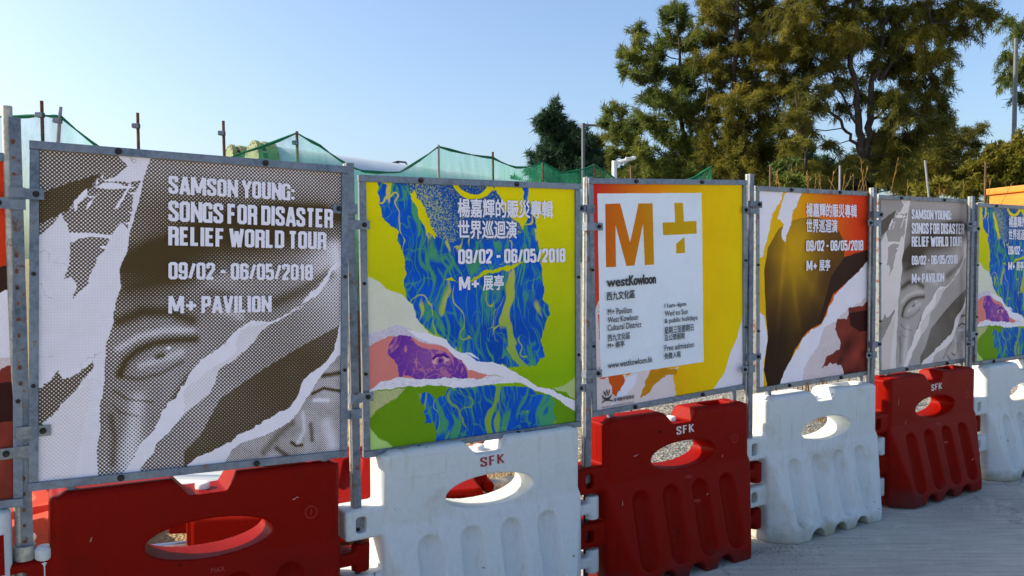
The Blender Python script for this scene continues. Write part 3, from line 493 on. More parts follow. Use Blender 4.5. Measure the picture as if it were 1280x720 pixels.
def m_print(name, im):
    m, t, b = newmat(name); uv = nd(t, 'TexCoord').outputs['UV']; tx = nd(t, 'TexImage', image=im, interpolation='Cubic', extension='EXTEND')
    t.links.new(uv, tx.inputs[0]); v = inst(t, ovec(t)); n = noise(t, 5, 5, .65, v)
    c = mix(t, ramp(t, n, [(.45, (0,)), (.8, (.16,))]), tx.outputs[0], (.42, .38, .30), 'MULTIPLY')
    t.links.new(c, b.inputs['Base Color']); b.inputs['Roughness'].default_value = .7; b.inputs['Specular IOR Level'].default_value = .10
    bump(t, b, noise(t, 2.4, 3, .5, v), .22, .03); return m
PR_FACE = m_print('halftone_face_print', toimg('halftone_face', art_face(True)))
PR_FACE2 = m_print('grey_face_print', toimg('grey_face', art_face(False)*C3(1.02, .96, .84)))
PR_CURL = m_print('blue_curls_print', toimg('blue_curls', art_curls()))
PR_INFO = m_print('orange_info_print', toimg('orange_info', art_info()))
PR_HAT = m_print('orange_hat_print', toimg('orange_hat', art_hat()))

# ---------------------------------------------------------------- lettering
_tc = {}
def text_mesh(body, off, sx=1.):
    """outline of the words as a flat sheet in x,z, fitted to the unit square; returns verts, faces, aspect"""
    key = (body, off, sx)
    if key in _tc: return _tc[key]
    cu = D.curves.new('t', 'FONT'); cu.body = body; cu.size = 1; cu.offset = off; cu.space_character = sx; cu.resolution_u = 3; cu.fill_mode = 'FRONT'
    o = D.objects.new('t', cu); COL.objects.link(o); dg = bpy.context.evaluated_depsgraph_get(); dg.update()
    me = D.meshes.new_from_object(o.evaluated_get(dg)); v = np.array([p.co[:2] for p in me.vertices]); f = [tuple(p.vertices) for p in me.polygons]
    D.objects.remove(o); D.meshes.remove(me)
    a = v.min(0); b = v.max(0); v = (v-a)/(b-a); _tc[key] = (v, f); return v, f
def lettering(parent, body, box, m, off=.0, y=-.0, sp=1., W=None, H=None, name='lettering', bold=0.):
    """box = left, top, right, bottom in panel fractions"""
    W = W or PW; H = H or PH; v, f0 = text_mesh(body, 0., sp); x0, y0, x1, y1 = box; V = []; f = []; off = off*(y1-y0)*H
    sh = [(0, 0)] if off < 1e-6 else [(a*off, b*off) for a, b in ((-1, 0), (1, 0), (0, 1), (0, -1), (-.7, .7), (.7, .7), (-.7, -.7), (.7, -.7))]
    for k, (dx, dz) in enumerate(sh):    # heavier strokes: the same outline laid again a hair to each side
        b0 = len(V); V += [((x0+(x1-x0)*p[0]-.5)*W+dx, y-.00003*k, (1-(y1+(y0-y1)*p[1]))*H+dz) for p in v]; f += [tuple(b0+i for i in q) for q in f0]
    me = D.meshes.new(name); me.from_pydata(V, [], f); me.update(); return link(name, me, m, parent)

# condensed poster capitals drawn as strokes (x, z in a cell of unit height); each glyph: width, strokes
def glyphs():
    a, t = .36, 1.
    c = .07
    def rr(x0, x1, z0, z1): return [(x0+c, z0), (x1-c, z0), (x1, z0+c), (x1, z1-c), (x1-c, z1), (x0+c, z1), (x0, z1-c), (x0, z0+c), (x0+c, z0)]
    G = {}
    G['O'] = (a, [rr(0, a, 0, 1)]); G['0'] = G['O']
    G['U'] = (a, [[(0, 1), (0, c), (c, 0), (a-c, 0), (a, c), (a, 1)]])
    G['S'] = (a, [[(a, .70), (a, 1-c), (a-c, 1), (c, 1), (0, 1-c), (0, .68), (a, .34), (a, c), (a-c, 0), (c, 0), (0, c), (0, .30)]])
    G['A'] = (a+.06, [[(0, 0), (.19, 1), (.27, 1), (.46, 0)], [(.08, .22), (.38, .22)]])
    G['M'] = (.70, [[(0, 0), (0, 1)], [(.04, 1), (.35, .06)], [(.66, 1), (.35, .06)], [(.70, 1), (.70, 0)]])
    G['N'] = (a+.04, [[(0, 0), (0, 1)], [(.0, .95), (.44, .05)], [(.44, 0), (.44, 1)]])
    G['Y'] = (a+.06, [[(0, 1), (.23, .45)], [(.46, 1), (.23, .45)], [(.23, .5), (.23, 0)]])
    G['G'] = (a, [[(a, .72), (a, 1-c), (a-c, 1), (c, 1), (0, 1-c), (0, c), (c, 0), (a, 0), (a, .46), (.24, .46)]])
    G['F'] = (.32, [[(0, 0), (0, 1), (.34, 1)], [(0, .5), (.30, .5)]])
    G['E'] = (.32, [[(.34, 0), (0, 0), (0, 1), (.34, 1)], [(0, .52), (.30, .52)]])
    G['L'] = (.30, [[(0, 1), (0, 0), (.32, 0)]])
    G['I'] = (0., [[(0, 0), (0, 1)]])
    G['T'] = (.36, [[(-.02, 1), (.38, 1)], [(.18, 1), (.18, 0)]])
    G['D'] = (a, [[(0, 0), (a-c, 0), (a, c), (a, 1-c), (a-c, 1), (0, 1), (0, 0)]])
    G['R'] = (a, [[(0, 0), (0, 1), (a-c, 1), (a, 1-c), (a, .5+c), (a-c, .5), (0, .5)], [(.30, .5), (a, .38), (a, 0)]])
    G['P'] = (a, [[(0, 0), (0, 1), (a-c, 1), (a, 1-c), (a, .46+c), (a-c, .46), (0, .46)]])
    G['W'] = (.66, [[(0, 1), (.16, 0)], [(.33, .95), (.16, 0)], [(.33, .95), (.50, 0)], [(.66, 1), (.50, 0)]])
    G['V'] = (.44, [[(0, 1), (.19, 0), (.25, 0), (.44, 1)]])
    G[':'] = (0., [[(0, -.02), (0, .18)], [(0, .52), (0, .72)]])
    G['/'] = (.24, [[(-.02, -.03), (.26, 1.03)]])
    G['–'] = (.32, [[(0, .48), (.34, .48)]])
    G['+'] = (.52, [[(-.04, .42), (.56, .42)], [(.26, .10), (.26, .74)]])
    G['1'] = (.14, [[(-.04, .80), (.12, .95)], [(.12, 0), (.12, 1)]])
    G['2'] = (a, [[(0, .70), (0, 1-c), (c, 1), (a-c, 1), (a, 1-c), (a, .62), (0, .06), (0, 0), (a, 0)]])
    G['5'] = (a, [[(a-.02, 1), (0, 1), (0, .56), (a-c, .60), (a, .56-c), (a, c), (a-c, 0), (c, 0), (0, c), (0, .26)]])
    G['6'] = (a, [[(a, .74), (a, 1-c), (a-c, 1), (c, 1), (0, 1-c), (0, c), (c, 0), (a-c, 0), (a, c), (a, .56-c), (a-c, .58), (0, .56)]])
    G['9'] = (a, [[(0, .26), (0, c), (c, 0), (a-c, 0), (a, c), (a, 1-c), (a-c, 1), (c, 1), (0, 1-c), (0, .44+c), (c, .42), (a, .44)]])
    G['8'] = (a, [rr(0, a, 0, .53), rr(0, a, .53, 1)])
    return G
GL = glyphs()
def poster_caps(parent, body, box, m, y, wt=.22, W=None, H=None, name='lettering', gap=.05):
    W = W or PW; H = H or PH; x = 0; S = []
    for ch in body:
        if ch == ' ': x += .20; continue
        w_, st = GL[ch]; x += wt/2
        for s in st:
            q = [(x+p[0], wt*.42+p[1]*(1-wt*.84)) for p in s]
            if s[0] != s[-1]:            # stems run out to the cap line and the base line
                for a_, b_ in ((0, 1), (-1, -2)):
                    if s[a_][1] in (0, 1) and abs(s[a_][1]-s[b_][1]) > abs(s[a_][0]-s[b_][0])*1.5: q[a_] = (q[a_][0], float(s[a_][1]))
            S.append(q)
        x += w_ + wt/2 + gap
    tot = x - gap; x0, y0, x1, y1 = box; mb_v = []; mb_f = []; k = 0
    for s in S:                          # each stroke: a flat mitred ribbon
        p = [np.array(q) for q in s]; closed = np.allclose(p[0], p[-1]); n = len(p)
        L = []; Rr = []
        for i in range(n):
            a = p[i]-p[i-1] if i else (p[0]-p[-2] if closed else p[1]-p[0]); b = p[i+1]-p[i] if i < n-1 else (p[1]-p[0] if closed else a)
            a = a/np.linalg.norm(a); b = b/np.linalg.norm(b); na = np.array((-a[1], a[0])); nb = np.array((-b[1], b[0])); mm = na+nb; mm = mm/max(np.linalg.norm(mm), .3)
            hw = wt/2*np.array((1., .80)); d = mm/max(mm@na, .45)*hw
            L.append(p[i]+d); Rr.append(p[i]-d)
        bse = len(mb_v)
        for l, r in zip(L, Rr): mb_v += [l, r]
        mb_f += [(bse+2*i, bse+2*i+1, bse+2*i+3, bse+2*i+2) for i in range(n-1)]
    V = [((x0+(x1-x0)*p[0]/tot-.5)*W, y - .00002*(i % 7), (1-(y1+(y0-y1)*p[1]))*H) for i, p in enumerate(mb_v)]
    me = D.meshes.new(name); me.from_pydata(V, [], mb_f); me.update(); return link(name, me, m, parent)

# ---------------------------------------------------------------- framed posters
PW, PH = 1.035, 1.10
def poster_sheet(parent, m, ins):
    n = 24; vs = []; uv = []; fs = []
    r = np.random.default_rng(int(ins*1e5)+len(D.objects)); ph = r.random(4)*6
    for j in range(n+1):
        for i in range(n+1):
            u = ins/PW+(1-2*ins/PW)*i/n; v = ins/PH+(1-2*ins/PH)*j/n
            bul = math.sin(math.pi*i/n)*math.sin(math.pi*j/n)
            vs.append(((u-.5)*PW, -.004-.004*bul*math.sin(5*u+ph[0])*math.cos(4*v+ph[1])-.0006*math.sin(21*v+ph[2]+3*u), v*PH)); uv.append((u, v))
    for j in range(n):
        for i in range(n): a = j*(n+1)+i; fs.append((a, a+1, a+n+2, a+n+1))
    me = D.meshes.new('printed_sheet'); me.from_pydata(vs, [], fs); ul = me.uv_layers.new()
    for l in me.loops: ul.data[l.index].uv = uv[l.vertex_index]
    me.update(); return link('printed_sheet', me, m, parent, True)
bolt_me = MB().tube([(0, .0, 0), (0, -.004, 0)], .011, 10).tube([(0, -.004, 0), (0, -.011, 0)], .0075, 6).mesh('bolt')
def make_panel(i, x, y, z, yaw, lean, roll, art, label, texts, gm=None):
    gm = gm or M_GALV
    e = empty('poster_board', (x, y, z+CAM_H)); e.rotation_mode = 'QUATERNION'
    e.rotation_quaternion = (Matrix.Rotation(rad(yaw), 3, 'Z') @ Matrix.Rotation(rad(lean), 3, 'X') @ Matrix.Rotation(rad(roll), 3, 'Y')).to_quaternion()
    tag(e, label, 'poster board', 'framed posters along the barrier line')
    w_ = .026; y0, y1 = -.016, .012
    for (a, b, c, d) in ((-PW/2, PW/2, PH-w_, PH), (-PW/2, PW/2, 0, w_)):
        MB().box(a, b, y0, y1, c, d, .002).build('frame_rail', gm, e)
    for (a, b) in ((-PW/2+.001, -PW/2+w_+.001), (PW/2-w_-.001, PW/2-.001)):
        MB().box(a, b, y0+.002, y1-.002, w_+.001, PH-w_-.001, .002).build('frame_stile', gm, e)
    poster_sheet(e, art, w_-.006)
    for bx in (-PW/2*.5, PW/2*.40):
        for bz in (w_*.5, PH-w_*.5):
            o = link('bolt', bolt_me, M_BOLT, e); o.location = (bx + random.uniform(-.03, .03), y0, bz)
    for bx in (-PW/2+w_*.5, PW/2-w_*.5):
        for bz in (.30, .62):
            o = link('bolt', bolt_me, M_BOLT, e); o.location = (bx, y0+.002, bz*PH); o.scale = (.6, 1, .6)
    for bx in (-.40, .43):
        MB().box(bx-.012, bx+.012, -.006, .018, -.075, -.001, .002).build('mounting_leg', gm, e)
    Y = -.0105
    for kind, body, box, m, off in texts:
        if kind == 'C': poster_caps(e, body, box, m, Y)
        else: lettering(e, body, box, m, off, Y)
    return e
B_ = .022
def T_EN(dx=0., m=None, fx=1.):
    m = m or M_TXT; g = lambda a, b, c, d: (dx+a if dx else a, b, c if not dx else dx+a+(c-a)*fx, d)
    return [('C', 'SAMSON YOUNG:', g(.39, .073, .802, .129), m, 0), ('C', 'SONGS FOR DISASTER', g(.39, .150, .942, .214), m, 0), ('C', 'RELIEF WORLD TOUR', g(.39, .229, .918, .288), m, 0),
            ('C', '09/02 – 06/05/2018', g(.391, .339, .869, .393), m, 0), ('C', 'M+ PAVILION', g(.391, .444, .722, .498), m, 0)]
def T_ZH():
    return [('T', '楊嘉輝的賑災專輯', (.407, .073, .856, .142), M_TXT, B_), ('T', '世界巡迴演', (.407, .154, .677, .222), M_TXT, B_),
            ('C', '09/02 – 06/05/2018', (.406, .262, .921, .318), M_TXT, 0), ('C', 'M+', (.408, .366, .502, .416), M_TXT, 0), ('T', '展亭', (.518, .362, .613, .420), M_TXT, B_)]
T_INFO = [('T', 'west', (.096, .425, .222, .456), M_BLK, .05), ('T', 'Kowloon', (.226, .415, .386, .456), M_BLK, .05), ('T', '西九文化區', (.094, .477, .258, .513), M_BLK, .02),
          ('T', 'M+ Pavilion', (.098, .550, .238, .576), M_BLK, .012), ('T', 'West Kowloon', (.097, .584, .276, .609), M_BLK, .012), ('T', 'Cultural District', (.096, .617, .295, .643), M_BLK, .012),
          ('T', '西九文化區', (.096, .658, .226, .688), M_BLK, .012), ('T', 'M+ 展亭', (.095, .692, .192, .720), M_BLK, .012), ('T', 'www.westkowloon.hk', (.094, .777, .361, .804), M_BLK, .012),
          ('T', '11am–6pm', (.440, .550, .579, .576), M_BLK, .012), ('T', 'Wed to Sun', (.440, .583, .589, .607), M_BLK, .012), ('T', '& public holidays', (.439, .617, .653, .645), M_BLK, .012),
          ('T', '星期三至星期日', (.438, .655, .626, .687), M_BLK, .012), ('T', '及公眾假期', (.438, .690, .567, .719), M_BLK, .012), ('T', 'Free admission', (.437, .737, .630, .763), M_BLK, .012), ('T', '免費入場', (.436, .772, .540, .801), M_BLK, .012),
          ('T', '香港藝術發展局', (.125, .935, .245, .952), M_BLK, .012), ('T', 'Hong Kong Arts Development Council', (.055, .962, .245, .974), M_BLK, 0.)]
P0x = F(-2.168, .0)
make_panel(0, P0x.x, P0x.y, -.765, 30.5, -1.2, 1.2, PR_HAT, 'orange and red poster board cut off by the left edge of the photo', T_ZH())
make_panel(1, -1.079, 2.751, -.745, 30.372, -1.431, 1.587, PR_FACE, 'brown dotted face poster with torn paper tears, the largest and nearest board', T_EN())
make_panel(2, -.141, 3.363, -.784, 30.442, .443, -.371, PR_CURL, 'yellow green poster with blue curly hair and purple eye, above the nearer white barrier', T_ZH())
p3 = make_panel(3, .802, 3.962, -.732, 32.019, 1.197, -2.044, PR_INFO, 'orange poster board with white sheet of visiting hours and large M and plus sign', T_INFO)
make_panel(4, 1.727, 4.534, -.736, 33.156, -.271, -.446, PR_HAT, 'orange poster board with dark hat shape and pale diagonal tear', T_ZH(), M_GALV2)
make_panel(5, 2.668, 5.148, -.742, 32.302, -.726, -.33, PR_FACE2, 'small grey face poster board with torn paper, second from the right edge', T_EN(-.05, None, 1.07), M_GALV2)
P6 = F(4.375, -.03)
make_panel(6, P6.x, P6.y, -.765, 32.3, 0, 0, PR_CURL, 'small yellow and blue poster board cut off by the right edge of the photo', T_ZH(), M_GALV2)
# arts council emblem: a cupped hand of strokes
def ribbon(parent, pts, w, y, m, name='emblem'):
    v = []; f = []
    for i, p in enumerate(pts):
        a = np.array(pts[max(i-1, 0)]); b = np.array(pts[min(i+1, len(pts)-1)]); d = (b-a)/np.linalg.norm(b-a); nn = np.array((-d[1], d[0])); ww = w*(math.sin(math.pi*(i+.6)/(len(pts)+.2)))
        for s in (1, -1): q = np.array(p)+nn*ww*s/2; v.append(((q[0]-.5)*PW, y, (1-q[1])*PH))
    f = [(2*i, 2*i+1, 2*i+3, 2*i+2) for i in range(len(pts)-1)]
    me = D.meshes.new(name); me.from_pydata(v, [], f); me.update(); return link(name, me, m, parent)
for k, (pts, w_) in enumerate([([(.058, .915), (.068, .928), (.085, .934), (.102, .930), (.115, .918)], .010), ([(.055, .948), (.075, .938), (.10, .940), (.122, .948)], .007), ([(.078, .922), (.074, .908), (.066, .898)], .007), ([(.086, .920), (.086, .905), (.083, .893)], .007), ([(.094, .920), (.098, .906), (.103, .895)], .007)]):
    ribbon(p3, pts, w_, -.0105, M_BLK)

# ---------------------------------------------------------------- fence posts with clamps
def clamp(parent, s, z, m):
    """flat bar folded round the post, reaching to the panel on side s"""
    c = MB(); c.box(-.022, .022, -.026, -.022, z-.019, z+.019).box(-.022, -.018, -.022, .01, z-.019, z+.019).box(.018, .022, -.022, .01, z-.019, z+.019)
    c.box(.022 if s > 0 else -.072, .072 if s > 0 else -.022, -.0225, -.0185, z-.017, z+.017)
    o = c.build('clamp', m, parent); b = link('bolt', bolt_me, M_BOLT, o); b.location = (s*.05, -.0225, z); b.scale = (.9, 1, .9)
    return o
def holes_post(parent, z0, z1):
    mb = MB(); t = .003; wd = .0155
    mb.box(-wd, wd, -.017, -.017+t, z0, z1).box(-wd, -wd+t, -.0139, .016, z0, z1).box(wd-t, wd, -.0139, .016, z0, z1)
    return mb.build('channel', M_POST, parent)
hole_me = MB().tube([(0, 0, 0), (0, -.0012, 0)], .006, 10).mesh('rust_hole')
posts = [(-1.643, 2.02, 1.985, 1.72, 1.75, .02, 'thick near post pair, a pale tube behind a rust spotted channel'), (-.547, 1.905, 0, 1.73, 1.67, -.5, 'rusty fence post between the brown face poster and the blue curls poster'),
         (.558, 1.905, 0, 1.76, 1.68, .5, 'fence post between the blue curls poster and the visiting hours poster'), (1.637, 1.97, 0, 1.78, 1.81, 0, 'fence post between the visiting hours poster and the hat poster'),
         (2.692, 1.94, 0, 1.73, 1.78, 0, 'fence post between the hat poster and the grey face poster'), (3.757, 1.925, 0, 1.74, 1.71, 0, 'fence post between the grey face poster and the last poster at right')]
for k, (u, top, t2, zl, zr, tilt, lab) in enumerate(posts):
    p = F(u, .0); e = empty('fence_post', p, ANG); tag(e, lab, 'post', 'steel posts between the posters')
    e.rotation_euler = (0, rad(tilt), ANG)
    if k == 0:
        MB().tube([(-.020, .004, .55), (-.020, .004, top)], .0145, 16).build('tube', M_TUBE, e, True)
        holes_post(e, .55, t2)
        for j in range(26):
            if random.random() < .72:
                o = link('rust_hole', hole_me, M_RUST, e); o.location = (-.007 + random.uniform(-.001, .001), -.0171, .66+j*.05); o.scale = (random.uniform(.7, 1.3), 1, random.uniform(.7, 1.5))
        MB().tube([(-.008, -.001, .60), (-.008, -.001, .645)], .031, 16).build('collar', M_TUBE, e, True)
        MB().tube([(0, 0, .02), (0, 0, .60)], .014, 12).build('lower_pin', M_DARK, e, True)
    else:
        MB().tube([(-.012, .004, .5), (-.012, .004, top-.003)], .009, 10).build('tube', M_TUBE, e, True)
        holes_post(e, .5, top)
        MB().tube([(0, .0, .02), (0, .0, .51)], .012, 10).build('lower_pin', M_DARK, e, True)
    for s, zz in ((1, zr), (-1, zl)):
        clamp(e, s, zz, M_GALV if random.random() < .7 else M_POST)
        clamp(e, s, .975 + (.03 if s > 0 else -.03), M_GALV if k else M_GALV2)
# ---------------------------------------------------------------- water filled barriers
def hull(mb, pts):
    bm = bmesh.new(); [bm.verts.new(p) for p in pts]; r = bmesh.ops.convex_hull(bm, input=bm.verts[:]); bm.verts.index_update()
    gone = [g for g in r['geom_interior'] if isinstance(g, bmesh.types.BMVert)]
    bmesh.ops.delete(bm, geom=gone, context='VERTS'); bm.verts.index_update()
    v = [p.co.copy() for p in bm.verts]; f = [tuple(q.index for q in F_.verts) for F_ in bm.faces]; bm.free(); mb.add(v, f)
def octa(mb, x0, x1, y0, y1, z0, z1, c):
    hull(mb, [(x, y, z) for z in (z0, z1) for x, y in ((x0+c, y0), (x1-c, y0), (x1, y0+c), (x1, y1-c), (x1-c, y1), (x0+c, y1), (x0, y1-c), (x0, y0+c))])
def barrier_mesh():
    HL = .475; Zt = .78
    body = MB()
    def tmp(mb, name):
        me = mb.mesh(name); o = D.objects.new(name, me); COL.objects.link(o); return o
    # solids (joined by the voxel remesh)
    solids = []
    s = MB(); octa(s, -HL, HL, -.06, .10, .0, Zt-.012, .022); solids.append(s)
    s = MB(); hull(s, [(x, y, z) for z, cc in ((Zt-.02, .0), (Zt, .016)) for x in (-HL+.022+cc, HL-.022-cc) for y in (-.06+cc, .10-cc)]); solids.append(s)
    for sg, yb in ((-1, -.06), (1, .10)):
        s = MB(); hull(s, [(x, yb-sg*.02, z) for x in (-HL, HL) for z in (0, .485)] + [(x, yb, z) for x in (-HL, HL) for z in (0, .485)] + [(x, yb+sg*.105, z) for x in (-.365, .372) for z in (0, .06)]); solids.append(s)
    def obj_union(lst):
        m = MB(); [m.add(q.v, q.f) for q in lst]; return m
    base = tmp(obj_union(solids), 'b0')
    r0 = base.modifiers.new('r', 'REMESH'); r0.mode = 'VOXEL'; r0.voxel_size = .009; 
    cut = []
    c = MB(); c.tube([(.01, -.4, .562), (.01, .5, .562)], 1., 40); c.v = [(.01+(p[0]-.01)*.212, p[1], .562+(p[2]-.562)*.068) for p in c.v]; cut.append(c)
    c = MB(); c.prism([(-.125, .83), (-.115, .782), (-.06, .72), (.06, .72), (.098, .782), (.105, .83)], -.4, .5); cut.append(c)
    for x in (-.185, .005, .195): c = MB(); c.tube([(x, -.4, 0), (x, .5, 0)], .056, 24); cut.append(c)
    for sg, yb in ((-1, -.06), (1, .10)):
        for x in (-.285, -.095, .095, .28):
            za, zb = .385, .13
            ya = yb+sg*(.105*(.485-za)/.43+.024); y2 = yb+sg*(.105*(.485-zb)/.43+.020)
            P = Vector((x, ya, za)); Q = Vector((x, y2, zb)); d = (P-Q).normalized(); r = .060; pts = []; rs = []
            for k in range(7): a = math.pi/2*k/6; pts.append(Q-d*r*math.cos(a)); rs.append(max(r*math.sin(a), .002))
            for k in range(7): a = math.pi/2*k/6; pts.append(P+d*r*math.sin(a)); rs.append(max(r*math.cos(a), .002))
            c = MB(); c.tube(pts, rs, 24); cut.append(c)
    c = MB(); c.box(.20, .37, -.028, .065, .735, .9); cut.append(c)
    cutters = [tmp(q, 'c') for q in cut]
    for k in cutters:
        md = base.modifiers.new('b', 'BOOLEAN'); md.operation = 'DIFFERENCE'; md.object = k; md.solver = 'EXACT'
    # lugs
    lug = []
    for z0, z1 in ((.452, .572), (.20, .312)):
        s = MB(); s.box(-HL-.148, -HL+.03, -.048, .088, z0, z1, .012); lug.append(s)
    for z0, z1 in ((.325, .435), (.075, .185)):
        s = MB(); s.box(HL-.03, HL+.10, -.03, .07, (z0+z1)/2-.026, (z0+z1)/2+.026, .008); lug.append(s)
        s = MB(); s.tube([(HL+.10, .0, z0), (HL+.10, .0, z1)], .036, 16); lug.append(s)
    lo = tmp(obj_union(lug), 'l')
    dg = bpy.context.evaluated_depsgraph_get(); dg.update()
    m1 = D.meshes.new_from_object(base.evaluated_get(dg))
    # cut pin hole windows in lugs
    c = MB(); 
    for z0, z1 in ((.452, .572), (.20, .312)): c.box(-HL-.105, -HL-.062, -.3, .3, z0+.028, z1-.030)
    ch = tmp(c, 'c'); md = lo.modifiers.new('r', 'REMESH'); md.mode = 'VOXEL'; md.voxel_size = .005
    md = lo.modifiers.new('b', 'BOOLEAN'); md.object = ch; md.solver = 'EXACT'
    dg = bpy.context.evaluated_depsgraph_get(); dg.update()
    m2 = D.meshes.new_from_object(lo.evaluated_get(dg))
    bm = bmesh.new(); bm.from_mesh(m1); bm.from_mesh(m2); me = D.meshes.new('barrier_raw'); bm.to_mesh(me); bm.free()
    o = D.objects.new('u', me); COL.objects.link(o)
    md = o.modifiers.new('r', 'REMESH'); md.mode = 'VOXEL'; md.voxel_size = .0052
    md = o.modifiers.new('s', 'SMOOTH'); md.factor = .5; md.iterations = 5
    dg = bpy.context.evaluated_depsgraph_get(); dg.update()
    out = D.meshes.new_from_object(o.evaluated_get(dg)); out.name = 'barrier_body'
    for q in [base, lo, ch, o] + cutters: D.objects.remove(q)
    out.materials.clear(); print('barrier faces', len(out.polygons))
    out.polygons.foreach_set('use_smooth', [True]*len(out.polygons))
    return out
BME = barrier_mesh()
def mcopy(m): q = BME.copy(); q.materials.append(m); return q
B_RED, B_WHITE, B_RED2 = mcopy(M_RED), mcopy(M_WHITE), mcopy(M_RED2)
def cap_mesh():
    mb = MB(); n = 24; v = []
    for z, r in ((0, .024), (.019, .024), (.023, .020)):
        v += [((r + (.0012 if k % 2 and z < .02 else 0))*math.cos(2*math.pi*k/n), (r + (.0012 if k % 2 and z < .02 else 0))*math.sin(2*math.pi*k/n), z) for k in range(n)]
    f = [(a*n+k, a*n+(k+1) % n, (a+1)*n+(k+1) % n, (a+1)*n+k) for a in range(2) for k in range(n)] + [tuple(2*n+k for k in range(n))]
    return mb.add(v, f).mesh('filler_cap')
CAP = cap_mesh()
plug_me = MB().tube([(0, 0, 0), (0, -.004, 0)], .014, 14).mesh('drain_plug')
def flat_text(parent, body, cx, cz, h, wd, y, m, off=.03, name='lettering', slope=0., rot=0., caps=True):
    if caps:
        o = poster_caps(parent, body, (0, 0, 1, 1), m, 0., wt=.17, W=wd, H=h, name=name, gap=.16); 
    else: o = lettering(parent, body, (0, 0, 1, 1), m, off, 0., W=wd, H=h, name=name)
    o.location = (cx, y, cz-h/2); o.rotation_euler = (slope, rot, 0)
    for p in o.data.vertices: pass
    return o
GL['K'] = (.38, [[(0, 0), (0, 1)], [(.40, 1), (.03, .46)], [(.10, .54), (.42, 0)]])
SLOPE = -math.atan2(.105, .425)
def make_barrier(me, loc, rz, label, ink, emb, group, cap=M_CAPW, roll=0., extras=True):
    e = empty('water_barrier', loc, rz); tag(e, label, 'barrier', group); e.rotation_euler = (0, rad(roll), rz)
    link('body', me, None, e)
    o = link('filler_cap', CAP, cap, e, True); o.location = (-.005, .02, .718)
    if not extras: return e
    if ink: flat_text(e, 'SFK', .015, .688, .040, .115, -.0615, ink, rot=rad(-2))
    for x in (.345,):
        o = link('drain_plug', plug_me, M_DARK, e); o.location = (x, -.158, .062); 
    flat_text(e, 'MAX', .03, .452, .017, .045, -.0715, emb, .0, 'moulded_mark', SLOPE, caps=False)
    flat_text(e, 'MIN', .06, .335, .015, .040, -.1005, emb, .0, 'moulded_mark', SLOPE, caps=False)
    v = []; n = 20
    for k in range(n):
        for r in (.021, .0235): v.append((.36+r*math.cos(2*math.pi*k/n), -.0612, .60+r*math.sin(2*math.pi*k/n)))
    mb = MB().add(v, [(2*k, 2*k+1, (2*k+3) % (2*n), (2*k+2) % (2*n)) for k in range(n)]); mb.box(.359, .361, -.0613, -.0610, .59, .612); mb.build('moulded_ring', emb, e)
    # moulding seam up both ends
    mb = MB(); mb.box(-.4768, -.474, .019, .022, .60, .74).box(.474, .4768, .019, .022, .45, .74); mb.build('moulding_seam', emb, e)
    return e
GB = 'linked water filled barriers under the posters'
rows = [(-2.16, B_WHITE, 'white water barrier cut off at the lower left corner', M_INKR, M_EMBW, 0), (-1.122, B_RED, 'nearest red water barrier, under the brown dotted face poster', None, M_EMBR, 1.2),
        (.012, B_WHITE, 'nearer white water barrier with dark red letters on its front', M_INKR, M_EMBW, 0), (1.11, B_RED, 'red water barrier with pale letters under the visiting hours poster', M_INKW, M_EMBR, 0),
        (2.20, B_WHITE, 'clean white water barrier standing between two red ones, under the hat poster', M_INKG, M_EMBW, 0), (3.27, B_RED, 'farthest red water barrier, under the grey face poster', M_INKW, M_EMBR, 0),
        (4.385, B_WHITE, 'scuffed white water barrier cut off by the right edge', None, M_EMBW, 0)]
bars = []
for u, me, lab, ink, emb, rl in rows:
    p = F(u, 0, .004); bars.append(make_barrier(me, p, ANG, lab, ink, emb, GB, roll=rl))
for b in bars: b.rotation_euler.z += rad(random.uniform(-.5, .5))
bars[1].location.z += .012; bars[5].location.z += .012
# lettering and tape on top of the near white barrier
t = flat_text(bars[2], 'SFK', -.27, .0, .050, .12, 0, M_INKB, name='lettering'); t.location = (-.23, .045, .7806); t.rotation_euler = (rad(-90), 0, rad(180)); t.location.y = .06
mb = MB().box(-.39, -.345, -.025, .005, .7795, .7812).build('tape_patch', m_plain('brown_tape', (.33, .22, .12), .6), bars[2])
mb = MB();
for a in ((-.42, -.20, .748, .7496), (-.42, -.20, .668, .6696), (-.2016, -.20, .6696, .748)): mb.box(a[0], a[1], -.0612, -.0600, a[2], a[3])
mb.build('moulded_outline', M_EMBW, bars[2])
kb = MB().tube([(.56, -.02, .44), (.56, -.02, .585), (.56, -.02, .590), (.56, -.02, .597), (.56, -.02, .625), (.56, -.02, .634)], [.026, .026, .021, .026, .026, .018], 16)
kb.build('connector_knob', M_WHITE, bars[0], True)
